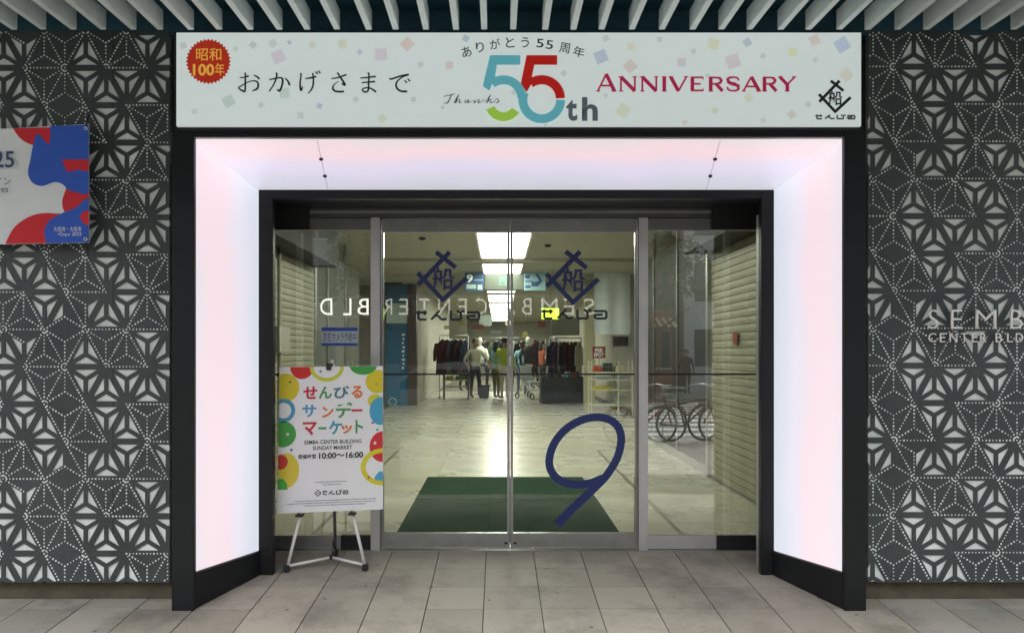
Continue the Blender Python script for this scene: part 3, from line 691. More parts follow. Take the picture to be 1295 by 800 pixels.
def ban(name, poly, m, lay):
    poly = clip_poly(poly, -230, 112.9, 0, 900)
    b = MB(); n = len(poly)
    vs = [(X(a, YN), YN - 0.002 - 0.0008 * lay, Z(min(max(c, bz(a) + .3), bz(a, False) - .3), YN)) for a, c in poly]
    return at_origin(b.add(vs, [tuple(range(n))]).build(name, m, bn, fix=False))
I_bl, I_rd = ink('banner_blue', '2a5cc8', 0.6), ink('banner_red', 'd81c2c', 0.6)
# generic colour waves (plain stand-in artwork), from a 4.44x enlargement at (0,140)
def Bp(L): return [(a / 4.444, 140 + b / 4.444) for a, b in L]
ban('print_red', Bp(cat([(75, 100), (110, 150), (150, 180), (190, 195), (240, 208), (280, 185), (292, 95)], 4)), I_rd, 2)
ban('print_blue', Bp(cat([(285, 85), (278, 190), (215, 130), (190, 190), (175, 270), (160, 350), (185, 405), (240, 424), (310, 402), (355, 415), (385, 445), (430, 458), (505, 440), (505, 80)], 4)), I_bl, 3)
ban('print_red', Bp([(350, 276), (505, 275), (505, 345), (450, 332), (380, 346)]), I_rd, 4)
ban('print_red', Bp(cat([(375, 436), (352, 510), (368, 572), (420, 560), (505, 505), (505, 450), (440, 462)], 4)), I_rd, 2)
ban('print_red', Bp(cat([(32, 748), (80, 660), (150, 605), (220, 580), (300, 578), (380, 600), (400, 748)], 4)), I_rd, 3)
ban('print_blue', Bp(cat([(262, 748), (252, 680), (275, 625), (340, 582), (430, 545), (505, 500), (505, 748)], 4)), I_bl, 4)
ban('print_red', Bp(cat([(505, 560), (470, 570), (455, 600), (470, 630), (505, 648)], 4)), I_rd, 5)
I_nv = ink('navy', '23406f')
at_origin(text('print_text', '2025', (-36, 191, 18, 212), YN - 0.012, I_nv, bn, th=0.0005, bold=0.01))
at_origin(text('print_text', 'イン', (-6, 224.5, 13.5, 233.5), YN - 0.012, I_nv, bn, th=0.0005))
at_origin(text('print_text', 'ures', (-8, 238, 10.5, 243), YN - 0.012, I_nv, bn, th=0.0005))
I_wh = ink('white', 'e8ecee')
at_origin(text('print_text', '大阪府・大阪市', (68, 286.5, 103, 293), YN - 0.017, I_wh, bn, th=0.0005))
at_origin(text('print_text', '×Expo 2025', (73, 293.8, 103, 299.5), YN - 0.017, I_wh, bn, th=0.0005))
M_cord = mat('black_cord', (0.02, 0.02, 0.02), 0.7)
at_origin(MB().tube([P(108, 162, YN - 0.01), P(110, 152, YN), P(113.5, 143, YN + 0.03)], 0.004, 6).build('tie_cord', M_cord, bn))
for q in ((108, 162.5), (108, 302.5)): at_origin(MB().ring(P(q[0], q[1], YN - 0.018), 0.008, 0.0025, 'y', 14, 5).build('eyelet', mat('eyelet_metal', (.7, .7, .7), .3, .9), bn))
at_origin(MB().tube([P(108, 303, YN - 0.01), P(110, 312, YN), P(111.5, 322, YN + 0.03)], 0.003, 6).build('tie_cord', M_cord, bn))

# ------------------------------------------------------------------ doors, sidelights, header
YD = 4.81
def DX(px): return X(px, YD)
def DZ(py): return Z(py, YD)
hd = thing('door_header', 'grey steel header above the sliding glass doors', 'door header', (0, YD, DZ(293)))
at_origin(bx('header_beam', mat('header_grey', (0.10, 0.105, 0.10), 0.45, 0.5, var=0.15), hd, DX(340), DX(975), YD - 0.03, YD + 0.14, DZ(276), DZ(262)))
at_origin(bx('header_strip', M_steel, hd, DX(380), DX(930), YD - 0.034, YD - 0.0305, DZ(271), DZ(267.5)))
at_origin(bx('header_face', mat('header_dark', (0.03, 0.032, 0.03), 0.4, 0.3), hd, DX(340), DX(975), YD - 0.02, YD + 0.14, DZ(261.8), IT - 0.022))
for x_ in (DX(434), DX(895)):
    at_origin(MB().tube([(x_ - 0.02, YD - 0.05, DZ(248)), (x_ + (0.05 if x_ < 0 else -0.09), YD - 0.037, DZ(262))], 0.004, 6).build('hanging_stay', M_blackd, hd))
at_origin(bx('shutter_box', M_blackd, hd, DX(340), DX(393), YD - 0.06, YD - 0.031, DZ(292), DZ(262)))
at_origin(bx('shutter_box', M_blackd, hd, DX(898), DX(975), YD - 0.06, YD - 0.031, DZ(292), DZ(262)))

def leaf(x0, x1, meet_right, label):
    t = thing('sliding_door', label, 'glass door', ((x0 + x1) / 2, YD, ZF), group='automatic sliding doors')
    y0, y1 = YD - 0.018, YD + 0.018
    zb0, zb1, zt0, zt1 = DZ(691), DZ(673), DZ(294), DZ(277)
    at_origin(bx('bottom_rail', M_steel, t, x0, x1, y0, y1, zb0, zb1, bevel=0.002))
    at_origin(bx('top_rail', M_steel, t, x0, x1, y0, y1, zt0, zt1, bevel=0.002))
    ws = (0.011, 0.017) if meet_right else (0.017, 0.011)
    at_origin(bx('stile', M_steel, t, x0, x0 + ws[0], y0 + .001, y1 - .001, zb1 + .001, zt0 - .001, bevel=0.0015))
    at_origin(bx('stile', M_steel, t, x1 - ws[1], x1, y0 + .001, y1 - .001, zb1 + .001, zt0 - .001, bevel=0.0015))
    at_origin(bx('glass_pane', M_glass, t, x0 + ws[0] + .0005, x1 - ws[1] - .0005, YD - 0.005, YD + 0.005, zb1 + .0005, zt0 - .0005))
    at_origin(bx('black_stripe', M_blackd, t, x0 + ws[0] + .001, x1 - ws[1] - .001, YD - 0.0068, YD - 0.0058, DZ(474), DZ(471.8)))
    lx = x1 - 0.035 if meet_right else x0 + 0.02
    at_origin(bx('floor_lock', M_blackd, t, lx, lx + 0.02, y0 - 0.003, y0 - 0.0005, DZ(686.5), DZ(684)))
    return t
dl = leaf(DX(483.3), DX(644.7), True, 'sliding glass door with ship logo, left of the one marked 9')
dr = leaf(DX(645.5), DX(804.7), False, 'sliding glass door with ship logo and large blue 9')
I_door = mat('door_vinyl_blue', rgb('1d2c5e'), 0.5, var=0.05); I_doork = mat('door_vinyl_dark', rgb('17262f'), 0.5, var=0.05)
YV = YD - 0.0062
for o in logo(560, 352, 62, YV, I_door, dl): at_origin(o)
for o in logo(724.5, 353.5, 66, YV, I_door, dr): at_origin(o)
at_origin(senbiru(526, 607, 392.5, 404, YV, I_doork, dl, 3.0)); at_origin(senbiru(685, 768, 391, 402.5, YV, I_doork, dr, 3.0))
nine = [(705, 663, 11), (722, 645, 10), (745, 623, 10), (766, 602, 10), (781, 577, 10), (785.5, 552, 10), (778, 535, 10), (760, 527.5, 10), (738, 530, 10), (716, 542, 10), (700, 562, 10), (694.5, 585, 10), (702, 602, 10), (720, 611.5, 10), (744, 611, 10), (762, 603, 8)]
at_origin(strokes('number_nine', [nine], YV, mat('nine_blue', rgb('1c2f6b'), 0.5, var=0.05), dr))

def side(x0, x1, label, darkx):
    t = thing('sidelight_window', label, 'window', ((x0 + x1) / 2, YD, ZF), group='fixed glass sidelights')
    z0, z1 = DZ(676), DZ(277)
    zt = DZ(291)
    at_origin(bx('glass_pane', M_glass_side, t, x0 + .0005, x1 - .0005, YD - 0.005, YD + 0.005, z0 + .001, zt - .0015))
    at_origin(bx('top_rail', mat('rail_grey', (0.2, 0.205, 0.2), 0.4, 0.7), t, x0, x1, YD - .02, YD + .02, zt, z1))
    at_origin(bx('black_stripe', M_blackd, t, x0 + .001, x1 - .001, YD - 0.0068, YD - 0.0058, DZ(474), DZ(471.8)))
    a, b_ = (darkx, x1) if darkx > (x0 + x1) / 2 else (x0, darkx)
    at_origin(bx('bottom_rail', M_steel_l if x0 > 0 else M_steel, t, x0 if a > x0 else darkx + .001, a - .001 if a > x0 else x1, YD - .02, YD + .02, DZ(692.5), z0))
    at_origin(bx('bottom_rail', M_blackd, t, a, b_, YD - .02, YD + .02, DZ(693), z0))
    return t
sl = side(-1.517, DX(470), 'fixed glass sidelight behind the poster easel', DX(432))
sr = side(DX(818), 1.759, 'fixed glass sidelight reflecting the street beside the 9 door', DX(905))
for a, b_, lab in ((470, 482.8, 'steel door mullion behind the poster easel'), (805.2, 818, 'steel door mullion beside the door marked 9')):
    t = thing('door_mullion', lab, 'mullion', (DX((a + b_) / 2), YD, ZF), group='steel door mullions')
    at_origin(bx('post', M_steel_l, t, DX(a) + .0004, DX(b_) - .0004, YD - 0.045, YD + 0.05, gz(YD) - .005, DZ(276.5), bevel=0.003))
    at_origin(bx('gasket', M_blackd, t, DX(b_) - .004 if a < 600 else DX(a) + 0.0006, DX(b_) - .0006 if a < 600 else DX(a) + .004, YD - 0.0475, YD - 0.0455, gz(YD), DZ(277)))
kind(bx('threshold', M_steel, None, DX(340), DX(975), YD - 0.05, YD + 0.09, 0.2, gz(YD) - 0.001))
# camera notice sticker on the left sidelight
st = thing('camera_notice', 'blue and white security camera notice stuck on the glass', 'notice', (DX(430), YV, DZ(437)))
at_origin(bx('sheet', ink('notice_white', 'c8d4de'), st, DX(407), DX(452.5), YV - 0.0008, YV, DZ(437), DZ(414)))
at_origin(bx('blue_band', ink('notice_blue', '2c55b0'), st, DX(407), DX(452.5), YV - 0.0014, YV - 0.0009, DZ(437), DZ(433.5)))
at_origin(bx('blue_band', ink('notice_blue', '2c55b0'), st, DX(407), DX(452.5), YV - 0.0014, YV - 0.0009, DZ(418.5), DZ(414)))
at_origin(text('notice_text', '防犯カメラ作動中', (409, 420, 451, 432), YV - 0.001, I_nv, st, th=0.0006, bold=0.0))

# ------------------------------------------------------------------ easel and poster
ez = thing('easel', 'small white folding easel standing by the portal', 'easel', (X(412, 4.45), 4.45, gz(4.45)))
M_ew = mat('easel_white', (0.78, 0.78, 0.76), 0.4, var=0.08); M_ek = mat('easel_black', (0.02, 0.02, 0.02), 0.5)
YE = 4.42
fl, fr_, rb = Vector(P(363, 720, 4.39)), Vector(P(462, 717, 4.41)), Vector((X(424, 4.66), 4.66, gz(4.66) + 0.02))
hub = Vector(P(420, 455, 4.52)); lc, rc = Vector(P(380, 650, YE + 0.02)), Vector(P(446, 648, YE + 0.02))
fl.z = gz(fl.y) + 0.02; fr_.z = gz(fr_.y) + 0.02
for nm, a, b_, m in (('leg', fl, lc, M_ew), ('leg', fr_, rc, M_ew), ('upper_leg', lc, hub, M_ew), ('upper_leg', rc, hub, M_ew), ('rear_leg', rb, hub, mat('easel_grey', (.18, .18, .18), .4, .5))):
    at_origin(MB().tube([a, b_], 0.0095, 10).build(nm, m, ez, smooth=True))
mid = Vector(P(419, 706, 4.5)); mid.z = fl.z + 0.035
for a in (fl, fr_): at_origin(MB().tube([a + Vector((0, 0, 0.012)), mid], 0.0085, 8).build('brace', M_ew, ez, smooth=True))
at_origin(MB().tube([mid, rb + Vector((0, 0, 0.03))], 0.007, 8).build('brace', M_ek, ez, smooth=True))
at_origin(MB().ball(mid, 0.016).build('brace_hub', M_ek, ez, smooth=True))
at_origin(MB().ball(rb + Vector((-.005, -.01, 0.06)), (0.012, 0.012, 0.03)).build('clamp', M_ek, ez, smooth=True))
for a in (fl, fr_, rb): at_origin(bx('foot', M_ek, ez, a.x - 0.017, a.x + 0.017, a.y - 0.022, a.y + 0.02, a.z - 0.02, a.z + 0.02, bevel=0.004))
for a in (lc, rc):
    at_origin(bx('ledge_hook', M_ek, ez, a.x - 0.022, a.x + 0.022, YE - 0.02, YE + 0.03, a.z - 0.008, a.z + 0.004, bevel=0.002))
    at_origin(bx('ledge_lip', M_ek, ez, a.x - 0.008, a.x + 0.008, YE - 0.024, YE - 0.0205, a.z - 0.006, a.z + 0.018))
at_origin(bx('top_clip', M_ek, ez, X(413, YE) , X(419, YE), YE - 0.014, YE + 0.05, Z(468, YE), Z(459, YE), bevel=0.003))
po = thing('poster_board', 'white market poster with colourful dots standing on the easel', 'poster', (X(417, YE), YE, Z(648, YE)))
# tilted board: map nominal upright pixels (351..484 x 463..648) to the seen corners
def pt(a, b):
    u = (a - 351) / 133.0; v = (b - 463) / 185.0
    tlx, tly, trx, try_, brx, bry, blx, bly = 353.5, 464, 484, 462.5, 484.5, 643.5, 350.5, 649
    x_ = (1 - u) * (1 - v) * tlx + u * (1 - v) * trx + u * v * brx + (1 - u) * v * blx
    y_ = (1 - u) * (1 - v) * tly + u * (1 - v) * try_ + u * v * bry + (1 - u) * v * bly
    return (X(x_, YE), Z(y_, YE))
M_board = mat('poster_white', (0.85, 0.86, 0.89), 0.35, var=0.02)
c = [pt(351, 463), pt(484, 463), pt(484, 648), pt(351, 648)]
at_origin(MB().prism(c, YE - 0.0, YE + 0.012).build('board', M_board, po))
def pos(name, poly, h, lay=0):
    poly = clip_poly(poly, 351.3, 483.7, 463.3, 647.7)
    if len(poly) < 3: return
    b = MB().add([(pt(a, c_)[0], YE - 0.0008 - 0.0005 * lay, pt(a, c_)[1]) for a, c_ in poly], [tuple(range(len(poly)))])
    at_origin(b.build(name, ink('p' + h, h, 0.35), po, fix=False))
def pring(name, cx, cy, r, w, h, a0=0, a1=360, lay=1, ry=None):
    b = MB(); n = 40; ry = ry or r
    for i in range(n):
        A, B = [math.radians(a0 + (a1 - a0) * k / n) for k in (i, i + 1)]
        q = [(cx + (r - w) * math.cos(A), cy + (ry - w) * math.sin(A)), (cx + r * math.cos(A), cy + ry * math.sin(A)), (cx + r * math.cos(B), cy + ry * math.sin(B)), (cx + (r - w) * math.cos(B), cy + (ry - w) * math.sin(B))]
        q = clip_poly(q, 351.3, 483.7, 463.3, 647.7)
        if len(q) > 2: b.add([(pt(a, c_)[0], YE - 0.0008 - 0.0005 * lay, pt(a, c_)[1]) for a, c_ in q], [tuple(range(len(q)))])
    if b.v: at_origin(b.build(name, ink('p' + h, h, 0.35), po, fix=False))
pos('printed_dot', disc(359, 489, 18), 'd8c62e'); pos('printed_dot', disc(380, 463.5, 15), 'd02a2a', 1); pring('printed_ring', 412, 463, 22, 4.5, 'c9d23a', 0, 180, 2, 19)
pos('printed_dot', disc(459, 461, 18, 13), '3f9e48', 1); pos('printed_dot', disc(477, 483, 15), 'd9cb2c'); pring('printed_ring', 357, 518, 15, 5, '4a9dbd')
pos('printed_dot', disc(357, 548, 16.5), '48a347', 1); pos('printed_dot', disc(481, 521, 14, 18), '4aa6cd', 1); pos('printed_dot', disc(474, 508, 9), 'd5cf35')
pos('printed_dot', disc(484, 567, 17, 20), 'd4303a'); pring('printed_ring', 484, 593, 28, 6, 'd9cf2f', 85, 275, 2, 24); pos('printed_dot', disc(362, 594, 16, 22), 'e0cb45'); pos('printed_dot', disc(354, 583, 9.5), 'c93a30', 1)
pos('printed_dot', [(351, 604), (358, 604), (363, 611), (364, 618), (351, 618)], '4fae4a', 2); pos('printed_dot', [(484, 599), (479, 599), (474, 605), (472, 613), (484, 613)], '4aa6cd', 1)
for cx, cy, r, h in ((365, 482, 1.4, '4a5a50'), (404, 469, 1.6, '6a84b0'), (476, 486, 1.6, 'd38a50'), (363, 548, 2, 'd8ecd8'), (471, 536, 1.7, '9a6a9a'), (477, 545, 1.7, '4fae7a'), (474, 562, 2, 'f0dada'), (368, 568, 1.6, '5560a8'), (466, 606, 1.7, 'b07040')):
    pos('printed_speck', disc(cx, cy, r, n=10), h, 4)
cols = {'r': 'c8203e', 'g': '4d9a5a', 'b': '5a9ec8', 'o': 'e0752e', 'n': '4c7f96', 't': '3f9fb5'}
def pch(ch, a, b_, c_, d, h, bold=0.03): at_origin(text('poster_letter', ch, (a, b_, c_, d), YE - 0.0012, ink('p' + h, h, 0.35), po, th=0.0006, bold=bold, tf=pt))
for ch, a, w, k in (('せ', 382, 18, 'r'), ('ん', 402, 17, 'g'), ('び', 421, 20, 'n'), ('る', 444, 14, 'o')): pch(ch, a, 488, a + w, 504, cols[k])
for ch, a, w, k, y0, y1 in (('サ', 381, 18, 'b', 511, 527), ('ン', 406, 15, 'o', 514, 528), ('デ', 424, 21, 'g', 509, 529), ('ー', 444, 14, 'r', 518, 521)): pch(ch, a, y0, a + w, y1, cols[k])
for ch, a, w, k, y0, y1 in (('マ', 382, 18, 'r', 533, 550), ('ー', 402, 10, 'g', 540, 543), ('ケ', 415, 17, 't', 532, 550), ('ッ', 431, 14, 'o', 538, 549), ('ト', 449, 10, 'g', 532, 549)): pch(ch, a, y0, a + w, y1, cols[k])
def ptx(s, bxp, bold=0.0, h='20252c'): at_origin(text('poster_text', s, bxp, YE - 0.0012, ink('p' + h, h, 0.35), po, th=0.0006, bold=bold, tf=pt))
ptx('SEMBA CENTER BUILDING', (384, 556.5, 457, 561.5), 0.01); ptx('SUNDAY MARKET', (395, 564, 445, 569), 0.01)
ptx('開催時間', (377, 574, 399, 580), 0.01); ptx('10:00〜16:00', (403, 572.5, 459, 580.5), 0.03)
b = MB()
for ly, x0_, x1_ in ((609.5, 399, 437), (613, 408, 430), (633, 372, 474), (636, 363, 474), (639, 385, 462)):
    x_ = x0_; rr = random.Random(int(ly))
    while x_ < x1_:
        w = rr.uniform(0.6, 2.0); q = [pt(x_, ly), pt(x_ + w, ly), pt(x_ + w, ly + 1.1), pt(x_, ly + 1.1)]
        b.add([(p[0], YE - 0.0012, p[1]) for p in q], [(0, 1, 2, 3)]); x_ += w + rr.uniform(0.3, 0.9)
o = b.build('fine_print', ink('p5a5f66', '70757c', .35), po, fix=False); at_origin(o); o['kind'] = 'stuff'
at_origin(senbiru(408, 440, 621, 626, YE - 0.0004, ink('p20252c', '20252c', .35), po, 1.2, tf=pt))
at_origin(strokes('logo_diamond', [[(402 - 4, 624, 1), (402, 620, 1), (406, 624, 1), (402, 628, 1), (398, 624, 1)], [(400, 624, 1), (404, 624, 1)]], YE - 0.0004, ink('p20252c', '20252c', .35), po, curve=False, tf=pt))

# ------------------------------------------------------------------ inside: floor, walls, ceiling, lights
M_tile = mat('cream_floor_tile', (0.46, 0.445, 0.36), 0.27, var=0.14, scale=2.2, spec=0.6)
M_tile2 = mat('cream_floor_tile_warm', (0.435, 0.415, 0.325), 0.29, var=0.16, scale=2.6, spec=0.6)
M_grout = mat('floor_grout', (0.16, 0.15, 0.11), 0.8)
M_cream = mat('cream_wall', (0.46, 0.45, 0.38), 0.7, var=0.06, scale=1.5)
M_ceil = mat('cream_ceiling', (0.42, 0.41, 0.345), 0.8, var=0.05, scale=2)
CEIL = CZ + 1.62
fl_ = kind(bx('interior_floor', M_grout, None, -6, 6, 4.9, 42, 0.1, ZF - 0.004))
TS = 0.64; tm = None; tm2 = None
for j in range(30):
    for i in range(-4, 4):
        xc = 0.02 + TS * (i + 0.5); yc = 4.92 + TS * (j + 0.5)
        if tm is None:
            o = MB().box(-TS / 2 + .0011, TS / 2 - .0011, -TS / 2 + .0011, TS / 2 - .0011, -0.01, 0).build('floor_tile', M_tile, fl_); tm = o.data
            tm2 = tm.copy(); tm2.materials.clear(); tm2.materials.append(M_tile2)
        else: o = link(bpy.data.objects.new('floor_tile', tm2 if random.random() < 0.35 else tm), fl_)
        o.location = (xc, yc, ZF); pass
for x_ in (-1.29, 1.28):
    kind(bx('floor_channel', mat('channel_brown', (0.12, 0.10, 0.07), 0.5), None, x_ - 0.016, x_ + 0.016, 4.93, 9.6, ZF - 0.002, ZF + 0.003))
kind(bx('interior_ceiling', M_ceil, None, -6, 6, 4.96, 42, CEIL, CEIL + 0.1))
kind(bx('entrance_bulkhead', M_blackd, None, -6, 6, 4.96, 5.05, IT + 0.02, CEIL - 0.001))
kind(bx('interior_wall', M_cream, None, -6, 6, 41, 41.2, ZF - .01, CEIL))
kind(bx('interior_wall', M_cream, None, -2.2, -2.0, 18.02, 41, ZF - .01, CEIL - .001))
kind(bx('interior_wall', M_cream, None, 2.85, 3.0, 16.5, 41, ZF - .01, CEIL - .001))
kind(bx('interior_wall', mat('olive_wall', (0.22, 0.21, 0.15), 0.75), None, -6, -2.27, 18.1, 18.3, ZF - .01, CEIL - .001))
kind(bx('interior_wall', M_cream, None, 3.0, 6, 16.6, 16.8, ZF - .01, CEIL - .001))
# ceiling cross beams and lights
for y0 in (12.85, 15.45): kind(bx('ceiling_beam', M_ceil, None, -2.2, 2.85, y0, y0 + 0.22, CEIL - 0.06, CEIL - 0.0005))
M_lamp = emit('fluorescent_panel', (1.0, 0.98, 0.86), 8.0)
lights = [(6.2, 8.6), (10.0, 12.6), (13.55, 15.2), (19.5, 19.9), (20.9, 23.4), (24.6, 27.2), (28.2, 33), (34.5, 38)]  # first entry: unseen panel added to brighten the floor by the doors
for i, (a, b_) in enumerate(lights):
    lab = ['added unseen ceiling light panel just inside above the doormat', 'large square ceiling light panel, first seen through the doors', 'ceiling light panel just before the hanging 9 sign', 'ceiling light panel just past the hanging signs',
           'narrow far ceiling light panel down the arcade', 'far ceiling light panel over the shoppers', 'far ceiling light panel beyond the shoppers', 'far ceiling light panel over the clothes displays', 'farthest ceiling light panel by the back wall'][i]
    t = thing('ceiling_light', lab, 'ceiling light', (0.08, (a + b_) / 2, CEIL), group='fluorescent ceiling panels')
    at_origin(bx('frame', M_cream, t, 0.08 - 0.40, 0.08 + 0.40, a - 0.05, b_ + 0.05, CEIL - 0.02, CEIL - 0.001))
    at_origin(bx('diffuser', M_lamp, t, 0.08 - 0.355, 0.08 + 0.355, a, b_, CEIL - 0.03, CEIL - 0.0205))
for q in ((534, 302), (693, 311), (657, 329)):
    y_ = 1.60 * F / (VY - q[1]); t = MB().ball((X(q[0], y_), y_, CEIL - 0.012), (0.05, 0.05, 0.03)).build('smoke_detector', M_blackd, smooth=True)
    tag(t, {534: 'small dark ceiling detector above the blue pillar sign', 693: 'small dark ceiling detector on the poster side', 657: 'small dark ceiling detector between light panels'}[q[0]], 'detector', 'ceiling detectors')
# ------------------------------------------------------------------ doormats
M_mat1 = mat('green_mat', (0.006, 0.030, 0.011), 0.95, spec=0.0, var=0.3, scale=30, bump=0.6, bscale=300)
M_mat2 = mat('green_mat_reflection', (0.018, 0.048, 0.027), 0.95, spec=0.0, var=0.3, scale=30, bump=0.6, bscale=300)  # lighter green: a reflection put into the mat colour
tag(bx('doormat', M_mat1, None, -0.71, 0.85, 4.97, 6.35, ZF + .001, ZF + .012, bevel=0.003), 'dark green doormat just inside the sliding doors', 'doormat', 'green doormats')
tag(bx('doormat', M_mat2, None, -0.712, 0.848, 6.37, 7.5, ZF + .001, ZF + .012, bevel=0.003), 'green doormat lightened by a painted reflection, deeper inside, beyond the darker one', 'doormat', 'green doormats')

# ------------------------------------------------------------------ roller shutters beside the vestibule
M_sh = mat('shutter_olive', (0.36, 0.345, 0.255), 0.5, 0.15, var=0.12, scale=3)
def shutter(xw, s, y0, y1, label):
    t = thing('roller_shutter', label, 'shutter', (xw, (y0 + y1) / 2, ZF), group='olive roller shutters')
    zb, zt = ZF + 0.015, IT + 0.05; n = 33; h = (zt - zb) / n
    me_ = None
    for k in range(n):
        if me_ is None:
            # curved lath, section in x,z
            sec = [(s * 0.004, 0), (-s * 0.008, h * 0.03), (-s * 0.011, h * 0.48), (-s * 0.008, h * 0.93), (s * 0.004, h * 0.955), (s * 0.004, h * 0.999), (s * 0.012, h * 0.999), (s * 0.012, 0)]
            m_ = len(sec); vs = [(a, y0, b_) for a, b_ in sec] + [(a, y1, b_) for a, b_ in sec]
            o = MB().add(vs, [tuple(range(m_)), tuple(range(2 * m_ - 1, m_ - 1, -1))] + [(i, i + m_, (i + 1) % m_ + m_, (i + 1) % m_) for i in range(m_)]).build('lath', M_sh, t); me_ = o.data
        else: o = link(bpy.data.objects.new('lath', me_), t)
        o.location = (xw - t.location.x, -t.location.y, zb + k * h - t.location.z)
    at_origin(bx('bottom_bar', M_steel, t, xw - 0.03, xw + 0.012, y0, y1, ZF + .002, zb - .001))
    at_origin(bx('guide_rail', M_steel, t, xw - 0.05, xw + 0.02, y1 + .001, y1 + 0.06, ZF + .002, zt))
    at_origin(bx('housing', M_blackd, t, min(xw + s * 0.03, xw - s * 0.28), max(xw + s * 0.03, xw - s * 0.28), y0, y1 + 0.06, zt + .001, CEIL - .002))
    return t
sh_r = shutter(2.16, 1, 5.06, 7.5, 'olive roller shutter along the wall beside the street reflection')
sh_l = shutter(-2.16, -1, 5.06, 8.7, 'olive roller shutter behind the camera notice and easel')
at_origin(bx('warning_sticker', ink('sticker', '8a3018'), sh_r, 2.128, 2.131, 6.62, 6.74, CZ + 0.07, CZ + 0.18))
at_origin(bx('junction_box', M_cream, sh_l, -2.13, -2.08, 6.55, 6.75, CZ + 0.9, CZ + 1.02))
at_origin(MB().tube([(-2.09, 7.1, CZ + 1.1), (-2.09, 7.1, ZF + 0.4)], 0.02, 8).build('conduit', M_cream, sh_l, smooth=True))
at_origin(bx('switch_box', M_cream, sh_l, -2.12, -2.03, 6.9, 7.25, CZ + 0.0, CZ + 0.24))
# shop fronts beyond the shutters: dark glass bays
M_dark = mat('dark_shop_interior', (0.03, 0.032, 0.03), 0.8)
for s, x_, lab in ((1, 2.16, 'dark unlit glass shop front past the roller shutter, poster side'), (-1, -2.3, 'dim glass shop front past the roller shutter, pillar side')):
    y0, y1 = (7.58, 11.6) if s > 0 else (8.8, 12.3)
    t = thing('shop_partition', lab, 'shop front', (x_, 12, ZF), group='dark shop fronts')
    at_origin(bx('back_wall', M_dark if s > 0 else mat('dim_shop_wall', (0.10, 0.105, 0.085), 0.8), t, min(x_ + s * 1.6, x_ + s * 1.7), max(x_ + s * 1.6, x_ + s * 1.7), y0, y1, ZF, CEIL - .003))
    n = 3
    for k in range(n):
        a, b_ = y0 + (y1 - y0) * k / n, y0 + (y1 - y0) * (k + 1) / n
        at_origin(bx('glass_pane', M_shop_glass if s > 0 else M_shop_grey, t, x_ - .004, x_ + .004, a + .02, b_ - .02, ZF + 0.1, CEIL - 0.3))
        at_origin(bx('mullion', M_steel, t, x_ - .02, x_ + .02, a - .018, a + .018, ZF + .001, CEIL - 0.004))
    at_origin(bx('sill', M_steel, t, x_ - .022, x_ + .022, y0 + .019, y1, ZF + .001, ZF + 0.099))
    at_origin(bx('side_wall', M_dark, t, min(x_ + s * .03, x_ + s * 1.6), max(x_ + s * .03, x_ + s * 1.6), y0, y0 + .04, ZF, CEIL - .003))

# ------------------------------------------------------------------ pillars, signs
YI = 18.0
pb = thing('pillar', 'tall brown pillar edge beside the blue information panel', 'pillar', (X(522, YI), YI, ZF))
at_origin(bx('shaft', mat('pillar_brown', (0.06, 0.04, 0.028), 0.5), pb, X(517.3, YI), X(528, YI), YI - 0.3, YI, ZF, CEIL - .002))
ps = thing('information_panel', 'tall blue information panel with white lettering beside the brown pillar', 'sign', (X(503, YI), YI - 0.2, ZF))
M_ib = mat('panel_blue', rgb('2a6a8c'), 0.4, var=0.12, scale=1.2)
at_origin(bx('board', M_ib, ps, X(490, YI), X(517, YI), YI - 0.2, YI - 0.1, ZF, Z(362, YI)))
at_origin(bx('pale_field', ink('pale', 'c8dcd4'), ps, X(490.5, YI), X(516.5, YI), YI - 0.204, YI - 0.2005, Z(409, YI), Z(384, YI)))
for k in range(9): at_origin(bx('panel_mark', I_wh, ps, X(509.5 + (k % 2), YI), X(513.5 - (k % 3) * .7, YI), YI - 0.204, YI - 0.2005, Z(424.5 + 5.2 * k, YI), Z(422 + 5.2 * k, YI)))
at_origin(MB().ring((X(498, YI), YI - 0.205, Z(507, YI)), 0.09, 0.008, 'y', 20, 5).build('panel_emblem', I_wh, ps))
at_origin(MB().ring((X(494, YI), YI - 0.205, Z(414, YI)), 0.05, 0.008, 'y', 16, 5).build('panel_emblem', I_blk, ps))
tag(bx('notice_board', mat('notice_dark', (0.03, 0.03, 0.04), 0.4), None, X(485.5, 17.3), X(508, 17.3), 17.3, 17.38, Z(361, 17.3), Z(334, 17.3)), 'black notice board hung above the blue information panel', 'notice board')
pc = thing('pillar', 'cream pillar between the clothes rack and the display cart', 'pillar', (X(745, 16), 16, ZF))
at_origin(bx('shaft', mat('pillar_cream', (0.36, 0.34, 0.22), 0.6, var=0.08), pc, X(739, 16), X(752, 16), 15.9, 16.2, ZF, CEIL - .061))
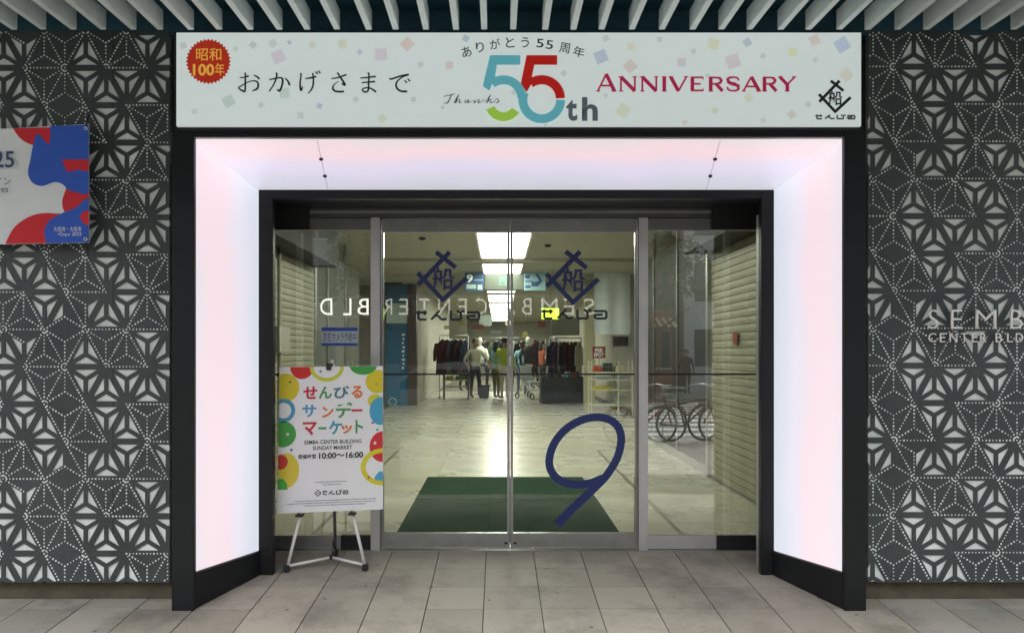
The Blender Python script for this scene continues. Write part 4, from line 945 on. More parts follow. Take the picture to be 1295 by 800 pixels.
# hanging direction signs
YH = 15.0
M_sb = ink('signblue', '24486a')
def hsign(x0, x1, y0, y1, label, build):
    t = thing('hanging_sign', label, 'sign', (X((x0 + x1) / 2, YH), YH, Z(y1, YH)), group='direction signs hung from the ceiling')
    build(t)
    for px in (x0 + 4, x1 - 4): at_origin(MB().tube([(X(px, YH), YH + 0.02, Z(y0, YH)), (X(px, YH), YH + 0.02, CEIL - .0005)], 0.006, 6).build('hanger_rod', M_steel, t))
    return t
def s9(t):
    at_origin(bx('board', M_sb, t, X(588, YH), X(612, YH), YH, YH + 0.04, Z(368, YH), Z(345, YH)))
    at_origin(text('sign_number', '9', (590, 347, 598, 357), YH, I_wh, t, th=0.003, bold=.02))
    at_origin(bx('sign_field', ink('signgrey', '9fb0ae'), t, X(590, YH), X(602, YH), YH - .003, YH - .0005, Z(365, YH), Z(359.5, YH)))
    at_origin(bx('sign_field', ink('signgrey2', '6d8ba0'), t, X(599, YH), X(611, YH), YH - .003, YH - .0005, Z(355, YH), Z(353, YH)))
    at_origin(bx('sign_field', ink('signgrey', '9fb0ae'), t, X(604, YH), X(610, YH), YH - .003, YH - .0005, Z(366, YH), Z(360, YH)))
def sc(t):
    at_origin(bx('board', ink('signcream', '4a5248'), t, X(613, YH), X(662, YH), YH, YH + 0.04, Z(366, YH), Z(345.5, YH)))
    at_origin(text('sign_character', '西', (631, 350, 641, 361), YH, ink('signgreen', '5f8a86'), t, th=0.003))
def sr_(t):
    at_origin(bx('board', ink('signpale', '7fa0a8'), t, X(662.5, YH), X(690, YH), YH, YH + 0.04, Z(367, YH), Z(345, YH)))
    at_origin(flat('sign_arrow', [[(672, 362), (680, 362), (686, 355), (680, 346), (677, 346), (682, 355), (672, 357)]], YH, M_sb, t, th=0.003))
    for q in ((664, 348, 670, 352), (664, 355, 674, 356.5), (664, 361, 671, 364)): at_origin(bx('sign_field', I_nv, t, X(q[0], YH), X(q[2], YH), YH - .003, YH - .0005, Z(q[3], YH), Z(q[1], YH)))
hsign(588, 612, 345, 368, 'small blue hanging sign marked 9', s9); hsign(613, 662, 345, 366, 'pale hanging sign with one green character', sc); hsign(662.5, 690, 345, 367, 'pale blue hanging sign with dark arrow', sr_)
ex = thing('exit_sign', 'glowing yellow green emergency sign hanging over the shoppers', 'sign', (X(695, 17), 17, Z(403, 17)))
at_origin(bx('housing', M_blackd, ex, X(684.5, 17), X(707.5, 17), 17.01, 17.1, Z(404, 17), Z(389, 17)))
at_origin(bx('lit_face', emit('exit_glow', (0.62, 0.95, 0.06), 0.9), ex, X(685, 17), X(707, 17), 17.0, 17.009, Z(403.5, 17), Z(389.5, 17)))
at_origin(MB().tube([(X(696, 17), 17.05, Z(389, 17)), (X(696, 17), 17.05, CEIL - .0005)], 0.01, 6).build('hanger_rod', M_steel, ex))
# hanging pale banner, framed picture, red notice
hb = thing('hanging_banner', 'large pale blue white banner hanging beside the cream pillar', 'banner', (X(774, 15.2), 15.2, Z(423, 15.2)))
vs = []; fs = []
for i in range(13):
    px = 751.5 + 45.5 * i / 12
    for z_ in (Z(422.5, 15.2), Z(317.5 + 3 * i / 12, 15.2)): vs.append((X(px, 15.2), 15.2 + 0.015 * math.sin(i * 1.1), z_))
for i in range(12): fs.append((2 * i, 2 * i + 2, 2 * i + 3, 2 * i + 1))
at_origin(MB().add(vs, fs).build('cloth', mat('pale_banner', (0.62, 0.68, 0.70), 0.6, var=0.12, scale=3), hb, smooth=True, fix=False))
at_origin(MB().tube([(X(750, 15.2), 15.2, Z(317, 15.2)), (X(798, 15.2), 15.2, Z(320, 15.2))], 0.012, 6).build('pole', M_steel, hb))
for px in (753, 795): at_origin(MB().tube([(X(px, 15.2), 15.2, Z(318, 15.2)), (X(px, 15.2), 15.2, CEIL - .0005)], 0.004, 5).build('cord', M_steel, hb))
YW = 16.45
pic = thing('framed_picture', 'dark framed picture on the cream wall above the display cart', 'picture', (X(785, YW), YW, Z(440, YW)))
at_origin(bx('frame', M_cream, pic, X(774, YW), X(796, YW), YW, YW + 0.1, Z(439, YW), Z(424, YW)))
at_origin(bx('print', mat('picture_print', (0.06, 0.065, 0.06), 0.5, var=0.9, scale=14), pic, X(775.5, YW), X(794.5, YW), YW - .006, YW - .0005, Z(437.5, YW), Z(425.5, YW)))
rs = thing('red_notice', 'small dark red notice reading SPOT on the display cart', 'notice', (X(757.5, 14.6), 14.6, Z(452, 14.6)))
at_origin(bx('board', ink('spotred', '7a2c28'), rs, X(749.5, 14.6), X(765.5, 14.6), 14.6, 14.63, Z(452.5, 14.6), Z(438, 14.6)))
at_origin(text('notice_text', '撮影', (752, 440, 763, 445.5), 14.6, I_wh, rs, th=.003, bold=.01)); at_origin(text('notice_text', 'SPOT', (751, 446, 764, 451), 14.6, I_wh, rs, th=.003, bold=.02))
at_origin(MB().tube([(X(757.5, 14.62), 14.62, Z(452.5, 14.6)), (X(757.5, 14.62), 14.62, ZF + 0.95)], 0.008, 6).build('stem', M_steel, rs))
# display cart with shelves
YC = 14.6
ca = thing('display_cart', 'cream metal display cart with shelves below the red notice', 'cart', (X(775, YC), YC, ZF))
M_cart = mat('cart_cream', (0.55, 0.54, 0.42), 0.5)
cx0, cx1 = X(748, YC), X(800, YC)
for x_ in (cx0, X(782, YC), cx1):
    for y_ in (YC, YC + 0.45): at_origin(bx('post', M_cart, ca, x_ - .014, x_ + .014, y_ - .014, y_ + .014, ZF + 0.001, Z(456, YC)))
for py in (513, 494, 481, 471.5): at_origin(bx('shelf', M_cart, ca, cx0 + .015, cx1 - .015, YC + .015, YC + .435, Z(py, YC), Z(py, YC) + 0.025))
for k, (a, b_, t_, h) in enumerate(((752, 762, 462, 'a8452c'), (764, 776, 459, '2e3a34'), (779, 790, 462, 'b8b49a'), (752, 775, 489, 'b5a82e'), (778, 796, 476, '8fa3ad'), (754, 770, 476.5, '7f8f96'), (778, 796, 501, '8d8f80'))):
    base = [471.5, 471.5, 471.5, 494, 481, 481, 513][k]
    yb = YC + 0.06
    o = MB().hexa([(X(a, YC), yb, Z(base, YC) + .0255), (X(b_, YC), yb, Z(base, YC) + .0255), (X(b_, YC), yb + .28, Z(base, YC) + .0255), (X(a, YC), yb + .28, Z(base, YC) + .0255),
                   (X(a + .6, YC), yb + .02, Z(t_, YC)), (X(b_ - .6, YC), yb + .02, Z(t_, YC)), (X(b_ - .6, YC), yb + .24, Z(t_, YC)), (X(a + .6, YC), yb + .24, Z(t_, YC))]).build('goods_box', ink('goods' + h, h), None, bevel=0.006)
    tag(o, ['rust red box on the top shelf of the display cart', 'dark green box on the top shelf of the display cart', 'beige box on the top shelf of the display cart', 'yellow green box on the lower shelf of the display cart', 'wide pale blue box on the middle cart shelf', 'narrow grey box on the middle cart shelf', 'grey box at the foot of the display cart'][k], 'box', 'goods on the display cart')

# ------------------------------------------------------------------ clothes racks and garments
def garment_mesh(w, l, seed):
    r = random.Random(seed); n = 9; vs = []; fs = []
    prof = [(0.0, 0.18), (0.06, 0.5), (0.12, 0.95), (0.3, 0.9), (0.6, 0.92), (1.0, 1.0)]
    for side in (1, -1):
        for t, k in prof:
            for i in range(n):
                u = -1 + 2 * i / (n - 1)
                vs.append((u * k * w / 2, side * (0.018 + 0.022 * (1 - u * u)) + 0.012 * math.sin(i * 2.1 + seed) * t, -t * l + (0.02 * (1 - abs(u)) if t == 0 else 0)))
    m_ = n * len(prof)
    for s in range(2):
        for a in range(len(prof) - 1):
            for i in range(n - 1):
                q = (s * m_ + a * n + i, s * m_ + a * n + i + 1, s * m_ + (a + 1) * n + i + 1, s * m_ + (a + 1) * n + i)
                fs.append(q if s else q[::-1])
    for a in range(len(prof) - 1):
        for i in (0, n - 1): fs.append((a * n + i, (a + 1) * n + i, m_ + (a + 1) * n + i, m_ + a * n + i))
    # sleeves
    for s in (-1, 1):
        b = len(vs)
        for (x_, z_, h) in ((s * w * .46, -0.10 * l, .05), (s * w * .60, -0.34 * l, .045), (s * w * .62, -0.62 * l, .035)):
            vs += [(x_ - h, -.02, z_), (x_ + h, -.02, z_), (x_ + h, .02, z_), (x_ - h, .02, z_)]
        for a in range(2):
            for i in range(4): fs.append((b + a * 4 + i, b + a * 4 + (i + 1) % 4, b + (a + 1) * 4 + (i + 1) % 4, b + (a + 1) * 4 + i))
        fs.append((b + 8, b + 9, b + 10, b + 11))
    return MB().add(vs, fs)
def rack(xa, xb, y, h, label):
    t = thing('clothes_rack', label, 'clothes rack', ((xa + xb) / 2, y, ZF), group='clothes racks in the arcade')
    z1 = ZF + h
    at_origin(MB().tube([(xa, y, z1), (xb, y, z1)], 0.014, 8).build('rail', M_steel_l, t, smooth=True))
    for x_ in (xa, xb):
        at_origin(MB().tube([(x_, y, z1 - .014), (x_, y, ZF + .03)], 0.013, 8).build('post', M_steel_l, t, smooth=True))
        at_origin(bx('foot', M_ek, t, x_ - .025, x_ + .025, y - .25, y + .25, ZF + .001, ZF + .03))
    return t
gcol = {'maroon': '40181f', 'black': '16171a', 'charcoal': '33363a', 'navy': '1f2a44', 'plum': '4a3350', 'wine': '4c161f', 'grey': '6a6e6e', 'cream': 'b8b4a0', 'olive': '6a6a3a', 'teal': '3c6f80', 'lime': 'a8b83a', 'white': 'd4d6d0', 'denim': '2c4a6a', 'rust': '94492c', 'sky': '8fb8cc'}
def hang(x, y, zr, col, l, w, rz, label, grp):
    t = thing('garment', label, 'garment', (x, y, zr - 0.08), rz, grp)
    garment_mesh(w, l, random.randint(0, 99)).build('cloth', mat('cloth_' + col, rgb(gcol[col]), 0.9, var=0.2, scale=9), t, smooth=True)
    MB().tube([(0, 0, 0.02), (0, 0, 0.075), (0.012, 0, 0.095), (0.024, 0, 0.075)], 0.004, 5).build('hanger_hook', M_steel, t)
    MB().tube([(-w * .3, 0, -0.015), (0, 0, 0.02), (w * .3, 0, -0.015)], 0.006, 5).build('hanger', M_steel, t)
YR = 19.2
rack(X(695, YR), X(735, YR), YR, (1.268 + (445 - 427) / F * YR), 'tall clothes rack in front of the grey table, right of the stroller')
rowc = ['navy', 'plum', 'grey', 'charcoal', 'wine', 'maroon', 'black', 'cream']
for k, c_ in enumerate(rowc):
    hang(X(698.5 + k * 4.8, YR), YR, Z(428.5, YR), c_, 0.98, 0.36, 0.9 + 0.2 * (k % 3), '%s garment on the tall rack, %s' % (c_, ['at its end', 'second along', 'third along', 'fourth along', 'fifth along', 'sixth along', 'next to last', 'at the pillar end'][k]), 'garments on the tall rack')
YL = 20.6
rack(X(556, YL), X(592, YL), YL, (1.268 + (445 - 424) / F * YL), 'clothes rack with maroon and black coats by the white wall')
for k, c_ in enumerate(['maroon', 'wine', 'charcoal', 'black', 'maroon', 'navy']):
    hang(X(560 + k * 5.6, YL), YL, Z(426, YL), c_, 0.95, 0.42, 0.6 + 0.25 * (k % 3), '%s coat on the rack by the white wall, %s' % (c_, ['first', 'second', 'third', 'fourth', 'fifth', 'last'][k]), 'coats on the rack by the wall')
YM = 25
rack(X(606, YM), X(690, YM), YM, (1.268 + (445 - 427) / F * YM), 'far wide clothes rack behind the shoppers')
for k, c_ in enumerate(['olive', 'charcoal', 'olive', 'teal', 'black', 'rust', 'white', 'black', 'grey', 'cream', 'maroon', 'charcoal']):
    hang(X(609 + k * 7, YM), YM, Z(428.5, YM), c_, 0.85, 0.44, 0.5 + 0.3 * (k % 3), '%s garment on the far rack, number %s along' % (c_, 'one two three four five six seven eight nine ten eleven twelve'.split()[k]), 'garments on the far rack')
# hanging price boards above the racks
for (a, b_, c_, d, y_, h, lab) in ((697, 733, 401, 424, 19.6, 'a5aca4', 'pale header board hung above the tall clothes rack'), (568, 590, 404, 430, 21.4, '9a9a88', 'grey header board hung above the coat rack'), (606, 622, 398, 412, 24, '7c8880', 'small dim board hung beyond the pillar wall')):
    t = thing('header_board', lab, 'sign', (X((a + b_) / 2, y_), y_, Z(d, y_)), group='boards hung above the racks')
    at_origin(bx('board', ink('hb' + h, h), t, X(a, y_), X(b_, y_), y_, y_ + .04, Z(d, y_), Z(c_, y_)))
    at_origin(MB().tube([(X((a + b_) / 2, y_), y_ + .02, Z(c_, y_)), (X((a + b_) / 2, y_), y_ + .02, CEIL - .0005)], 0.006, 5).build('hanger_rod', M_steel, t))
# grey cloth-covered table in front of the right rack, low shelf by the wall
YT = 18.5
tb = thing('sale_table', 'long table under a dark grey cloth below the tall clothes rack', 'table', (X(712, YT), YT, ZF))
vs = []; fs = []; xa, xb = X(684, YT), X(737, YT); n = 40; zt = Z(476, YT)
ringp = []
for i in range(n):
    t_ = i / n * 4; k = int(t_); f_ = t_ - k
    cs = [(xa, YT - .3), (xb, YT - .3), (xb, YT + .3), (xa, YT + .3)]; a, b_ = cs[k], cs[(k + 1) % 4]
    ringp.append((a[0] + (b_[0] - a[0]) * f_, a[1] + (b_[1] - a[1]) * f_))
mx_, my_ = (xa + xb) / 2, YT
for lev, (z_, s) in enumerate(((zt, 1.0), (zt - .03, 1.015), (ZF + .02, 1.05))):
    for i, p in enumerate(ringp):
        k = s + (0.018 * math.sin(i * 1.9) if lev == 2 else 0)
        vs.append((mx_ + (p[0] - mx_) * k, my_ + (p[1] - my_) * k, z_))
for l in range(2):
    for i in range(n): fs.append((l * n + i, l * n + (i + 1) % n, (l + 1) * n + (i + 1) % n, (l + 1) * n + i))
fs.append(tuple(range(n)))
at_origin(MB().add(vs, fs).build('cloth', mat('table_cloth', (0.035, 0.045, 0.05), 0.9, var=0.25, scale=5), tb))
at_origin(bx('table_top', M_cart, tb, xa + .01, xb - .01, YT - .29, YT + .29, zt - .03, zt - .002))
ls = thing('low_shelf', 'low white shelf with green goods below the maroon coats', 'shelf', (X(575, 20), 20, ZF))
for py in (489.5, 481, 473): at_origin(bx('board', M_cart, ls, X(561, 20), X(593, 20), 19.8, 20.2, Z(py, 20), Z(py, 20) + .03))
for px in (561, 592): at_origin(bx('post', M_ek, ls, X(px, 20), X(px + 1.5, 20), 19.79, 20.21, ZF + .001, Z(470, 20)))
for k, (a, b_, h) in enumerate(((564, 574, '8a9a3a'), (576, 588, '55682c'))):
    tag(MB().box(X(a, 20), X(b_, 20), 19.85, 20.15, Z(481, 20) + .0305, Z(475, 20)).build('folded_cloth', ink('fold' + h, h), None, bevel=.02), ['lime green folded cloth on the low shelf', 'dark green folded cloth on the low shelf'][k], 'cloth', 'goods on the low shelf')

# ------------------------------------------------------------------ people
def skin_mesh(name, verts, edges, root, mats, assign, parent, levels=1):
    me = bpy.data.meshes.new(name); me.from_pydata([v[0] for v in verts], edges, [])
    ob = bpy.data.objects.new(name, me); S.collection.objects.link(ob)
    md = ob.modifiers.new('skin', 'SKIN'); md.use_smooth_shade = True
    sv = me.skin_vertices[0].data
    for i, v in enumerate(verts): sv[i].radius = (v[1], v[2] if len(v) > 2 else v[1]); sv[i].use_root = (i == root)
    sb_ = ob.modifiers.new('sub', 'SUBSURF'); sb_.levels = levels; sb_.render_levels = levels
    dg = bpy.context.evaluated_depsgraph_get(); m2 = bpy.data.meshes.new_from_object(ob.evaluated_get(dg))
    bpy.data.objects.remove(ob); m2.name = name; m2.materials.clear()
    for m in mats: m2.materials.append(m)
    for p in m2.polygons: p.use_smooth = True; p.material_index = assign(p.center)
    return link(bpy.data.objects.new(name, m2), parent)
SKIN = mat('skin', (0.42, 0.26, 0.18), 0.55, var=0.06); HAIR = mat('hair_black', (0.012, 0.010, 0.009), 0.5)
def person(loc, rz, h, top, bottom, label, lean=0.0, arms=((0.2, -.02, 0.1), (0.2, -.02, 0.1)), sleeves=1.12, step=0.08, hair=HAIR, long_hair=False, skirt=False):
    """arms: for each side (elbow out, elbow fwd, wrist fwd); faces -y before turning"""
    t = thing('person', label, 'person', loc, rz, 'people in and around the arcade')
    V = []; E = []
    def v(x, y, z, rx, ry=None): V.append(((x, y + lean * max(0, z - .9), z), rx, ry or rx)); return len(V) - 1
    def e_(a, b): E.append((a, b)); return b
    pel = v(0, 0, .92, .15, .115); wst = e_(pel, v(0, 0, 1.05, .135, .10)); ch = e_(wst, v(0, -.01, 1.26, .165, .115)); nb_ = e_(ch, v(0, 0, 1.40, .075, .07))
    nk = e_(nb_, v(0, -.005, 1.47, .052)); hd1 = e_(nk, v(0, -.02, 1.55, .075, .088)); hd2 = e_(hd1, v(0, -.012, 1.63, .078, .095)); e_(hd2, v(0, -.005, 1.69, .05, .06))
    for s, (eo, ef, wf) in zip((-1, 1), arms):
        sh = e_(ch, v(s * .175, 0, 1.36, .062)); el = e_(sh, v(s * (.175 + eo * .4), -ef, 1.09, .045)); 
        wr = e_(el, v(s * (.17 + eo * .35), -wf, .87 + wf * .55, .03)); pa = e_(wr, v(s * (.168 + eo * .3), -wf - .03, .80 + wf * .62, .032, .02))
        for f in range(4): e_(pa, v(s * (.168 + eo * .3) + (f - 1.5) * .018, -wf - .055 - .01 * (1.5 - abs(f - 1.5)), .725 + wf * .68 - .012 * (f in (1, 2)), .0085))
        e_(pa, v(s * (.168 + eo * .3) - s * .03, -wf - .07, .785 + wf * .64, .009))
    for s in (-1, 1):
        hp = e_(pel, v(s * .09, 0, .84, .098)); kn = e_(hp, v(s * .10, -.015 - s * step * .5, .48, .062)); an = e_(kn, v(s * .10, .01 + s * step * .35 - s * step, .09, .042))
        e_(an, v(s * .115, -.14 - s * step * .65, .04, .04, .032))
    sc = h / 1.74
    def asg(c):
        if c.z > 1.425: return 0
        if abs(c.x) > .2 and c.z < sleeves: return 0
        if c.z > .93 or (abs(c.x) > .2 and c.z > .7): return 1
        if c.z < .085: return 3
        return 2
    body = skin_mesh('body', V, E, 0, [SKIN, mat('shirt_' + top, rgb(gcol[top]), 0.85, var=0.15, scale=8), mat('trouser_' + bottom, rgb(gcol[bottom]), 0.85, var=0.15, scale=8), M_ek], asg, t)
    hb_ = MB().ball((0, .012 + lean * .75, 1.645), (.09, .108, .088), 14, 9)
    o = hb_.build('hair', hair, t, smooth=True)
    bm = bmesh.new(); bm.from_mesh(o.data)
    bmesh.ops.bisect_plane(bm, geom=bm.verts[:] + bm.edges[:] + bm.faces[:], plane_co=(0, -.06 + lean * .75, 1.63), plane_no=(0, -1, -.75), clear_outer=True); bm.to_mesh(o.data); bm.free()
    if long_hair: MB().ball((0, .06 + lean * .7, 1.52), (.085, .05, .14), 12, 8).build('long_hair', hair, t, smooth=True)
    f = MB()
    MB().ball((0, -.112 + lean * .68, 1.565), (.013, .018, .02), 8, 6).build('nose', SKIN, t, smooth=True)
    for s in (-1, 1):
        MB().ball((s * .032, -.098 + lean * .7, 1.595), (.012, .008, .006), 8, 5).build('eye', M_ek, t, smooth=True)
        MB().ball((s * .083, 0 + lean * .68, 1.58), (.012, .024, .032), 8, 6).build('ear', SKIN, t, smooth=True)
    MB().ball((0, -.1 + lean * .65, 1.525), (.022, .008, .006), 8, 5).build('mouth', mat('lips', (0.3, 0.12, 0.1), 0.5), t, smooth=True)
    for ch_ in t.children: ch_.scale = (sc, sc, sc); ch_.location = tuple(c * sc for c in ch_.location)
    return t
def px_person(px, feet, rz, h, *a, **k):
    y = 1.268 * F / (feet - VY); return person((X(px, y), y, ZF + 0.001), rz, h, *a, **k)
px_person(601, 503, 0.5, 1.66, 'cream', 'charcoal', 'person in white top and dark trousers by the coat rack', arms=((.5, .02, .16), (.5, .05, .2)))
px_person(638, 505, 2.9, 1.68, 'lime', 'cream', 'person in yellow green jacket and pale trousers walking away down the arcade', sleeves=.6, step=.16)
px_person(628, 504, 2.6, 1.58, 'sky', 'olive', 'person in pale blue shirt and khaki trousers beside the green jacket', step=.1, long_hair=True)
px_person(660, 499, 3.5, 1.62, 'sky', 'denim', 'person in light blue top with a stroller', arms=((.2, .1, .3), (.2, .1, .3)), long_hair=True)
px_person(676, 491, 1.2, 1.70, 'black', 'charcoal', 'person in black jacket behind the stroller', sleeves=.6, step=.12)
px_person(645, 484, 0.2, 1.66, 'grey', 'navy', 'distant person in grey between the shoppers and far rack', sleeves=.6, step=.12)
# shopping bag and stroller
yb = 1.268 * F / (503 - VY)
bg_ = thing('shopping_bag', 'dark shopping bag beside the person in white top', 'bag', (X(612, yb), yb, ZF + .002))
MB().hexa([(-.13, -.07, 0), (.13, -.07, 0), (.13, .07, 0), (-.13, .07, 0), (-.16, -.08, .36), (.16, -.08, .36), (.16, .08, .36), (-.16, .08, .36)]).build('bag_body', mat('bag_navy', (.03, .05, .08), .5), bg_, bevel=.012)
MB().tube(cat([(-.08, -.06, .35), (-.06, -.06, .5), (.06, -.06, .5), (.08, -.06, .35)]), .008, 6).build('handle', M_ek, bg_)
ys = 1.268 * F / (504 - VY)
sw = thing('stroller', 'silver folding stroller beside the person in light blue', 'stroller', (X(671, ys), ys, ZF), 0.7)
for x_ in (-.22, .22):
    MB().tube([(x_, .38, .95), (x_, .1, .5), (x_, -.3, .12)], .014, 8).build('side_tube', M_steel_l, sw); MB().tube([(x_, .3, .1), (x_, -.05, .62)], .012, 8).build('side_tube', M_steel_l, sw)
    for y_ in (-.3, .3): MB().ring((x_, y_, .09), .075, .018, 'x', 18, 6).build('wheel', M_ek, sw, smooth=True)
MB().tube([(-.22, .38, .95), (.22, .38, .95)], .016, 8).build('handle', M_ek, sw)
MB().hexa([(-.2, -.2, .38), (.2, -.2, .38), (.2, .1, .42), (-.2, .1, .42), (-.2, -.2, .46), (.2, -.2, .46), (.2, .1, .5), (-.2, .1, .5)]).build('seat', mat('stroller_seat', (.5, .55, .58), .7), sw, bevel=.02)
MB().hexa([(-.2, .1, .45), (.2, .1, .45), (.2, .16, .45), (-.2, .16, .45), (-.2, .2, .9), (.2, .2, .9), (.2, .26, .9), (-.2, .26, .9)]).build('backrest', MATS['stroller_seat'], sw, bevel=.02)

# ------------------------------------------------------------------ the street behind the viewer (seen in the glass)
def opp(name, x0, x1, h, y, wallm, label, cols, rows, wm, roofm=None):
    t = thing(name, label, 'building', ((x0 + x1) / 2, y, -0.15))
    at_origin(bx('wall', wallm, t, x0, x1, y - 8, y, -0.15, h))
    at_origin(bx('roof', roofm or M_wallb, t, x0 - .1, x1 + .1, y - 8.1, y + .15, h + .001, h + .3))
    for r in range(rows):
        for c_ in range(cols):
            a = x0 + (x1 - x0) * (c_ + .18) / cols; b_ = x0 + (x1 - x0) * (c_ + .82) / cols
            za, zb = 0.3 + (h - .4) * (r + .25) / rows, 0.3 + (h - .4) * (r + .82) / rows
            o = at_origin(bx('window', wm, t, a, b_, y + .001, y + .03, za, zb)); q = bx('window_frame', M_steel_l, o, a - .06, b_ + .06, y + .0015, y + .05, za - .08, za - .002)
    return t
M_win = mat('far_window', (0.04, 0.05, 0.06), 0.15); M_brick = mat('red_brown_brick', (0.30, 0.12, 0.08), 0.8, var=0.3, scale=4); M_gry = mat('grey_render', (0.28, 0.29, 0.30), 0.8); M_wht = mat('white_tile', (0.6, 0.62, 0.62), 0.5); M_brn = mat('brown_tile', (0.12, 0.08, 0.055), 0.7)
YO = -20.5
opp('street_building', 5.0, 7.05, 8.2, YO, M_brick, 'red brown brick building across the street', 4, 3, M_win)
opp('street_building', 7.8, 22, 14, YO - 1, M_wht, 'pale tiled building across the street beyond the brick one', 6, 5, M_win)
opp('street_building', -6.0, 4.8, 9.0, YO, M_brn, 'dark brown tiled building across from the entrance', 6, 3, M_win)
opp('street_building', -24, -6.3, 11, YO - .5, M_gry, 'wide grey building across the street', 8, 4, M_win)
# striped awning on the brick building
aw = thing('shop_awning', 'striped awning on the brick building', 'awning', (6.03, YO, 2.6))
for k in range(14):
    a, b_ = -1.0 + 2.0 * k / 14, -1.0 + 2.0 * (k + 1) / 14
    MB().hexa([(a, .06, .35), (b_, .06, .35), (b_, .06, .38), (a, .06, .38), (a, 1.2, -.05), (b_, 1.2, -.05), (b_, 1.2, -.02), (a, 1.2, -.02)]).build('stripe', ink('awA', 'd8cfae') if k % 2 else ink('awB', '8a3c28'), aw)
kind(bx('far_sidewalk', M_pave_cool, None, -120, 120, YO + .01, -16.2, -0.5, -0.02))
# hanging illuminated letters behind the viewer, read mirrored in the glass
YG = -1.4; DV = 2 * YD - YG
sgn = thing('hanging_letter_sign', 'illuminated SEMBA CENTER BLD letters on a hung steel rail facing the doors', 'sign', (0, YG, 2.1))
M_glow = emit('letter_glow', (1.0, 0.98, 0.9), 1.7)
def vx(px): return (px - VX) * DV / F
def vz(py): return CZ + (VY - py) * DV / F
lets = [('S', 738, 752), ('E', 712, 726), ('M', 684, 705), ('B', 660, 672), ('A', 633, 652), ('C', 602, 616), ('E', 580, 590.5), ('N', 554, 569), ('T', 530, 543), ('E', 505, 516), ('R', 484.5, 496), ('B', 452, 466), ('L', 434, 444), ('D', 405, 420)]
for ch, a, b_ in lets:
    o = text('letter', ch, (0, 0, 1, 1), 0.0, M_glow, sgn, th=0.012, bold=-.006, tf=lambda u, w, a=a, b_=b_: (vx(b_) + (vx(a) - vx(b_)) * u, vz(377.5) + (vz(398) - vz(377.5)) * w), face=1)
    o.location = (0, 0, -2.1)
at_origin(bx('rail', M_steel, sgn, vx(398), vx(760), YG - .06, YG - .02, vz(400.5), vz(398.5)))
at_origin(bx('rail', M_steel, sgn, vx(398), vx(760), YG - .06, YG - .02, vz(377), vz(375)))
for px in (400, 523, 645, 757):
    at_origin(MB().tube([(vx(px), YG - .05, vz(400)), (vx(px), YG - .05, 3.6)], .018, 8).build('hanger_rod', M_steel, sgn))
at_origin(bx('top_beam', M_wallb, sgn, -6, 6, YG - .2, YG + .1, 3.6, 3.9))
for x_ in (-6.0, 5.7): at_origin(bx('column', M_wallb, sgn, x_, x_ + .3, YG - .2, YG + .1, -.01, 3.599))

def bicycle(loc, rz, col, label):
    t = thing('bicycle', label, 'bicycle', loc, rz, 'bicycles parked along the kerb')
    m = mat('bike_' + col, rgb(col), 0.35, 0.3)
    for y_ in (-.52, .52):
        w = MB().ring((0, y_, .33), .31, .02, 'x', 30, 6).build('tyre', M_ek, t, smooth=True)
        MB().ring((0, y_, .33), .285, .008, 'x', 30, 5).build('rim', M_steel_l, w, smooth=True)
        b = MB()
        for k in range(14): a = math.pi * 2 * k / 14; b.tube([(0, y_, .33), (0, y_ + .285 * math.cos(a), .33 + .285 * math.sin(a))], .002, 3, False)
        sp = b.build('spokes', M_steel, w); sp['kind'] = 'stuff'
        b = MB()
        for k in range(13): pass
        b.tube([(0, y_ + .35 * math.cos(a), .33 + .35 * math.sin(a)) for a in [math.radians(20 + 14 * k) for k in range(11)]], .012, 5).build('mudguard', m, t)
    bb, st_, hdp = (0, .06, .30), (0, .2, .78), (0, -.36, .82)
    for a, b_ in ((bb, st_), (bb, (0, -.39, .68)), ((0, .17, .68), (0, -.37, .76)), (bb, (0, .52, .33)), (st_, (0, .52, .33)), (hdp, (0, -.52, .33))):
        MB().tube([a, b_], .016, 7).build('frame_tube', m, t, smooth=True)
    MB().tube([(0, .2, .78), (0, .22, .9)], .013, 7).build('seat_post', M_steel, t)
    MB().hexa([(-.03, .02, .9), (.03, .02, .9), (.1, .34, .9), (-.1, .34, .9), (-.02, .03, .95), (.02, .03, .95), (.08, .33, .96), (-.08, .33, .96)]).build('saddle', M_ek, t, bevel=.012)
    MB().tube([(0, -.36, .8), (0, -.37, 1.0)], .013, 7).build('stem', M_steel, t)
    MB().tube(cat([(-.28, -.15, .98), (-.2, -.36, 1.02), (0, -.38, 1.0), (.2, -.36, 1.02), (.28, -.15, .98)]), .011, 7).build('handlebar', M_steel, t)
    b = MB(); z0, z1 = .74, .96
    for k in range(9):
        u = -.17 + .34 * k / 8
        b.tube([(u, -.42, z1), (u * .8, -.44, z0), (u * .8, -.64, z0), (u, -.7, z1)], .004, 4)
    for z_, s in ((z1, 1), ((z0 + z1) / 2, .9)): b.tube([(-.17 * s, -.42, z_), (.17 * s, -.42, z_), (.17 * s, -.70, z_), (-.17 * s, -.70, z_), (-.17 * s, -.42, z_)], .006, 4)
    b.build('basket', M_steel, t)
    MB().tube([(0, .06, .3), (.05, .06, .16), (.1, .06, .15)], .008, 5).build('pedal', M_ek, t)
    MB().tube([(.06, .5, .33), (.16, .55, .01)], .009, 5).build('kickstand', M_steel, t)
for k, (x_, y_, a, c_, lab) in enumerate(((2.55, -3.2, 1.2, '9a3c2a', 'red brown bicycle parked at the kerb'), (3.3, -3.3, 1.35, '50382c', 'brown bicycle parked beside the red brown one'), (4.15, -3.7, 1.3, '8a4a38', 'orange brown bicycle parked at the kerb end'))):
    bicycle((x_, y_, -.002), a, c_, lab)
person((7.15, -18.6, -0.02), math.pi, 1.72, 'wine', 'maroon', 'person in dark red coat across the street', sleeves=.6, step=.12)

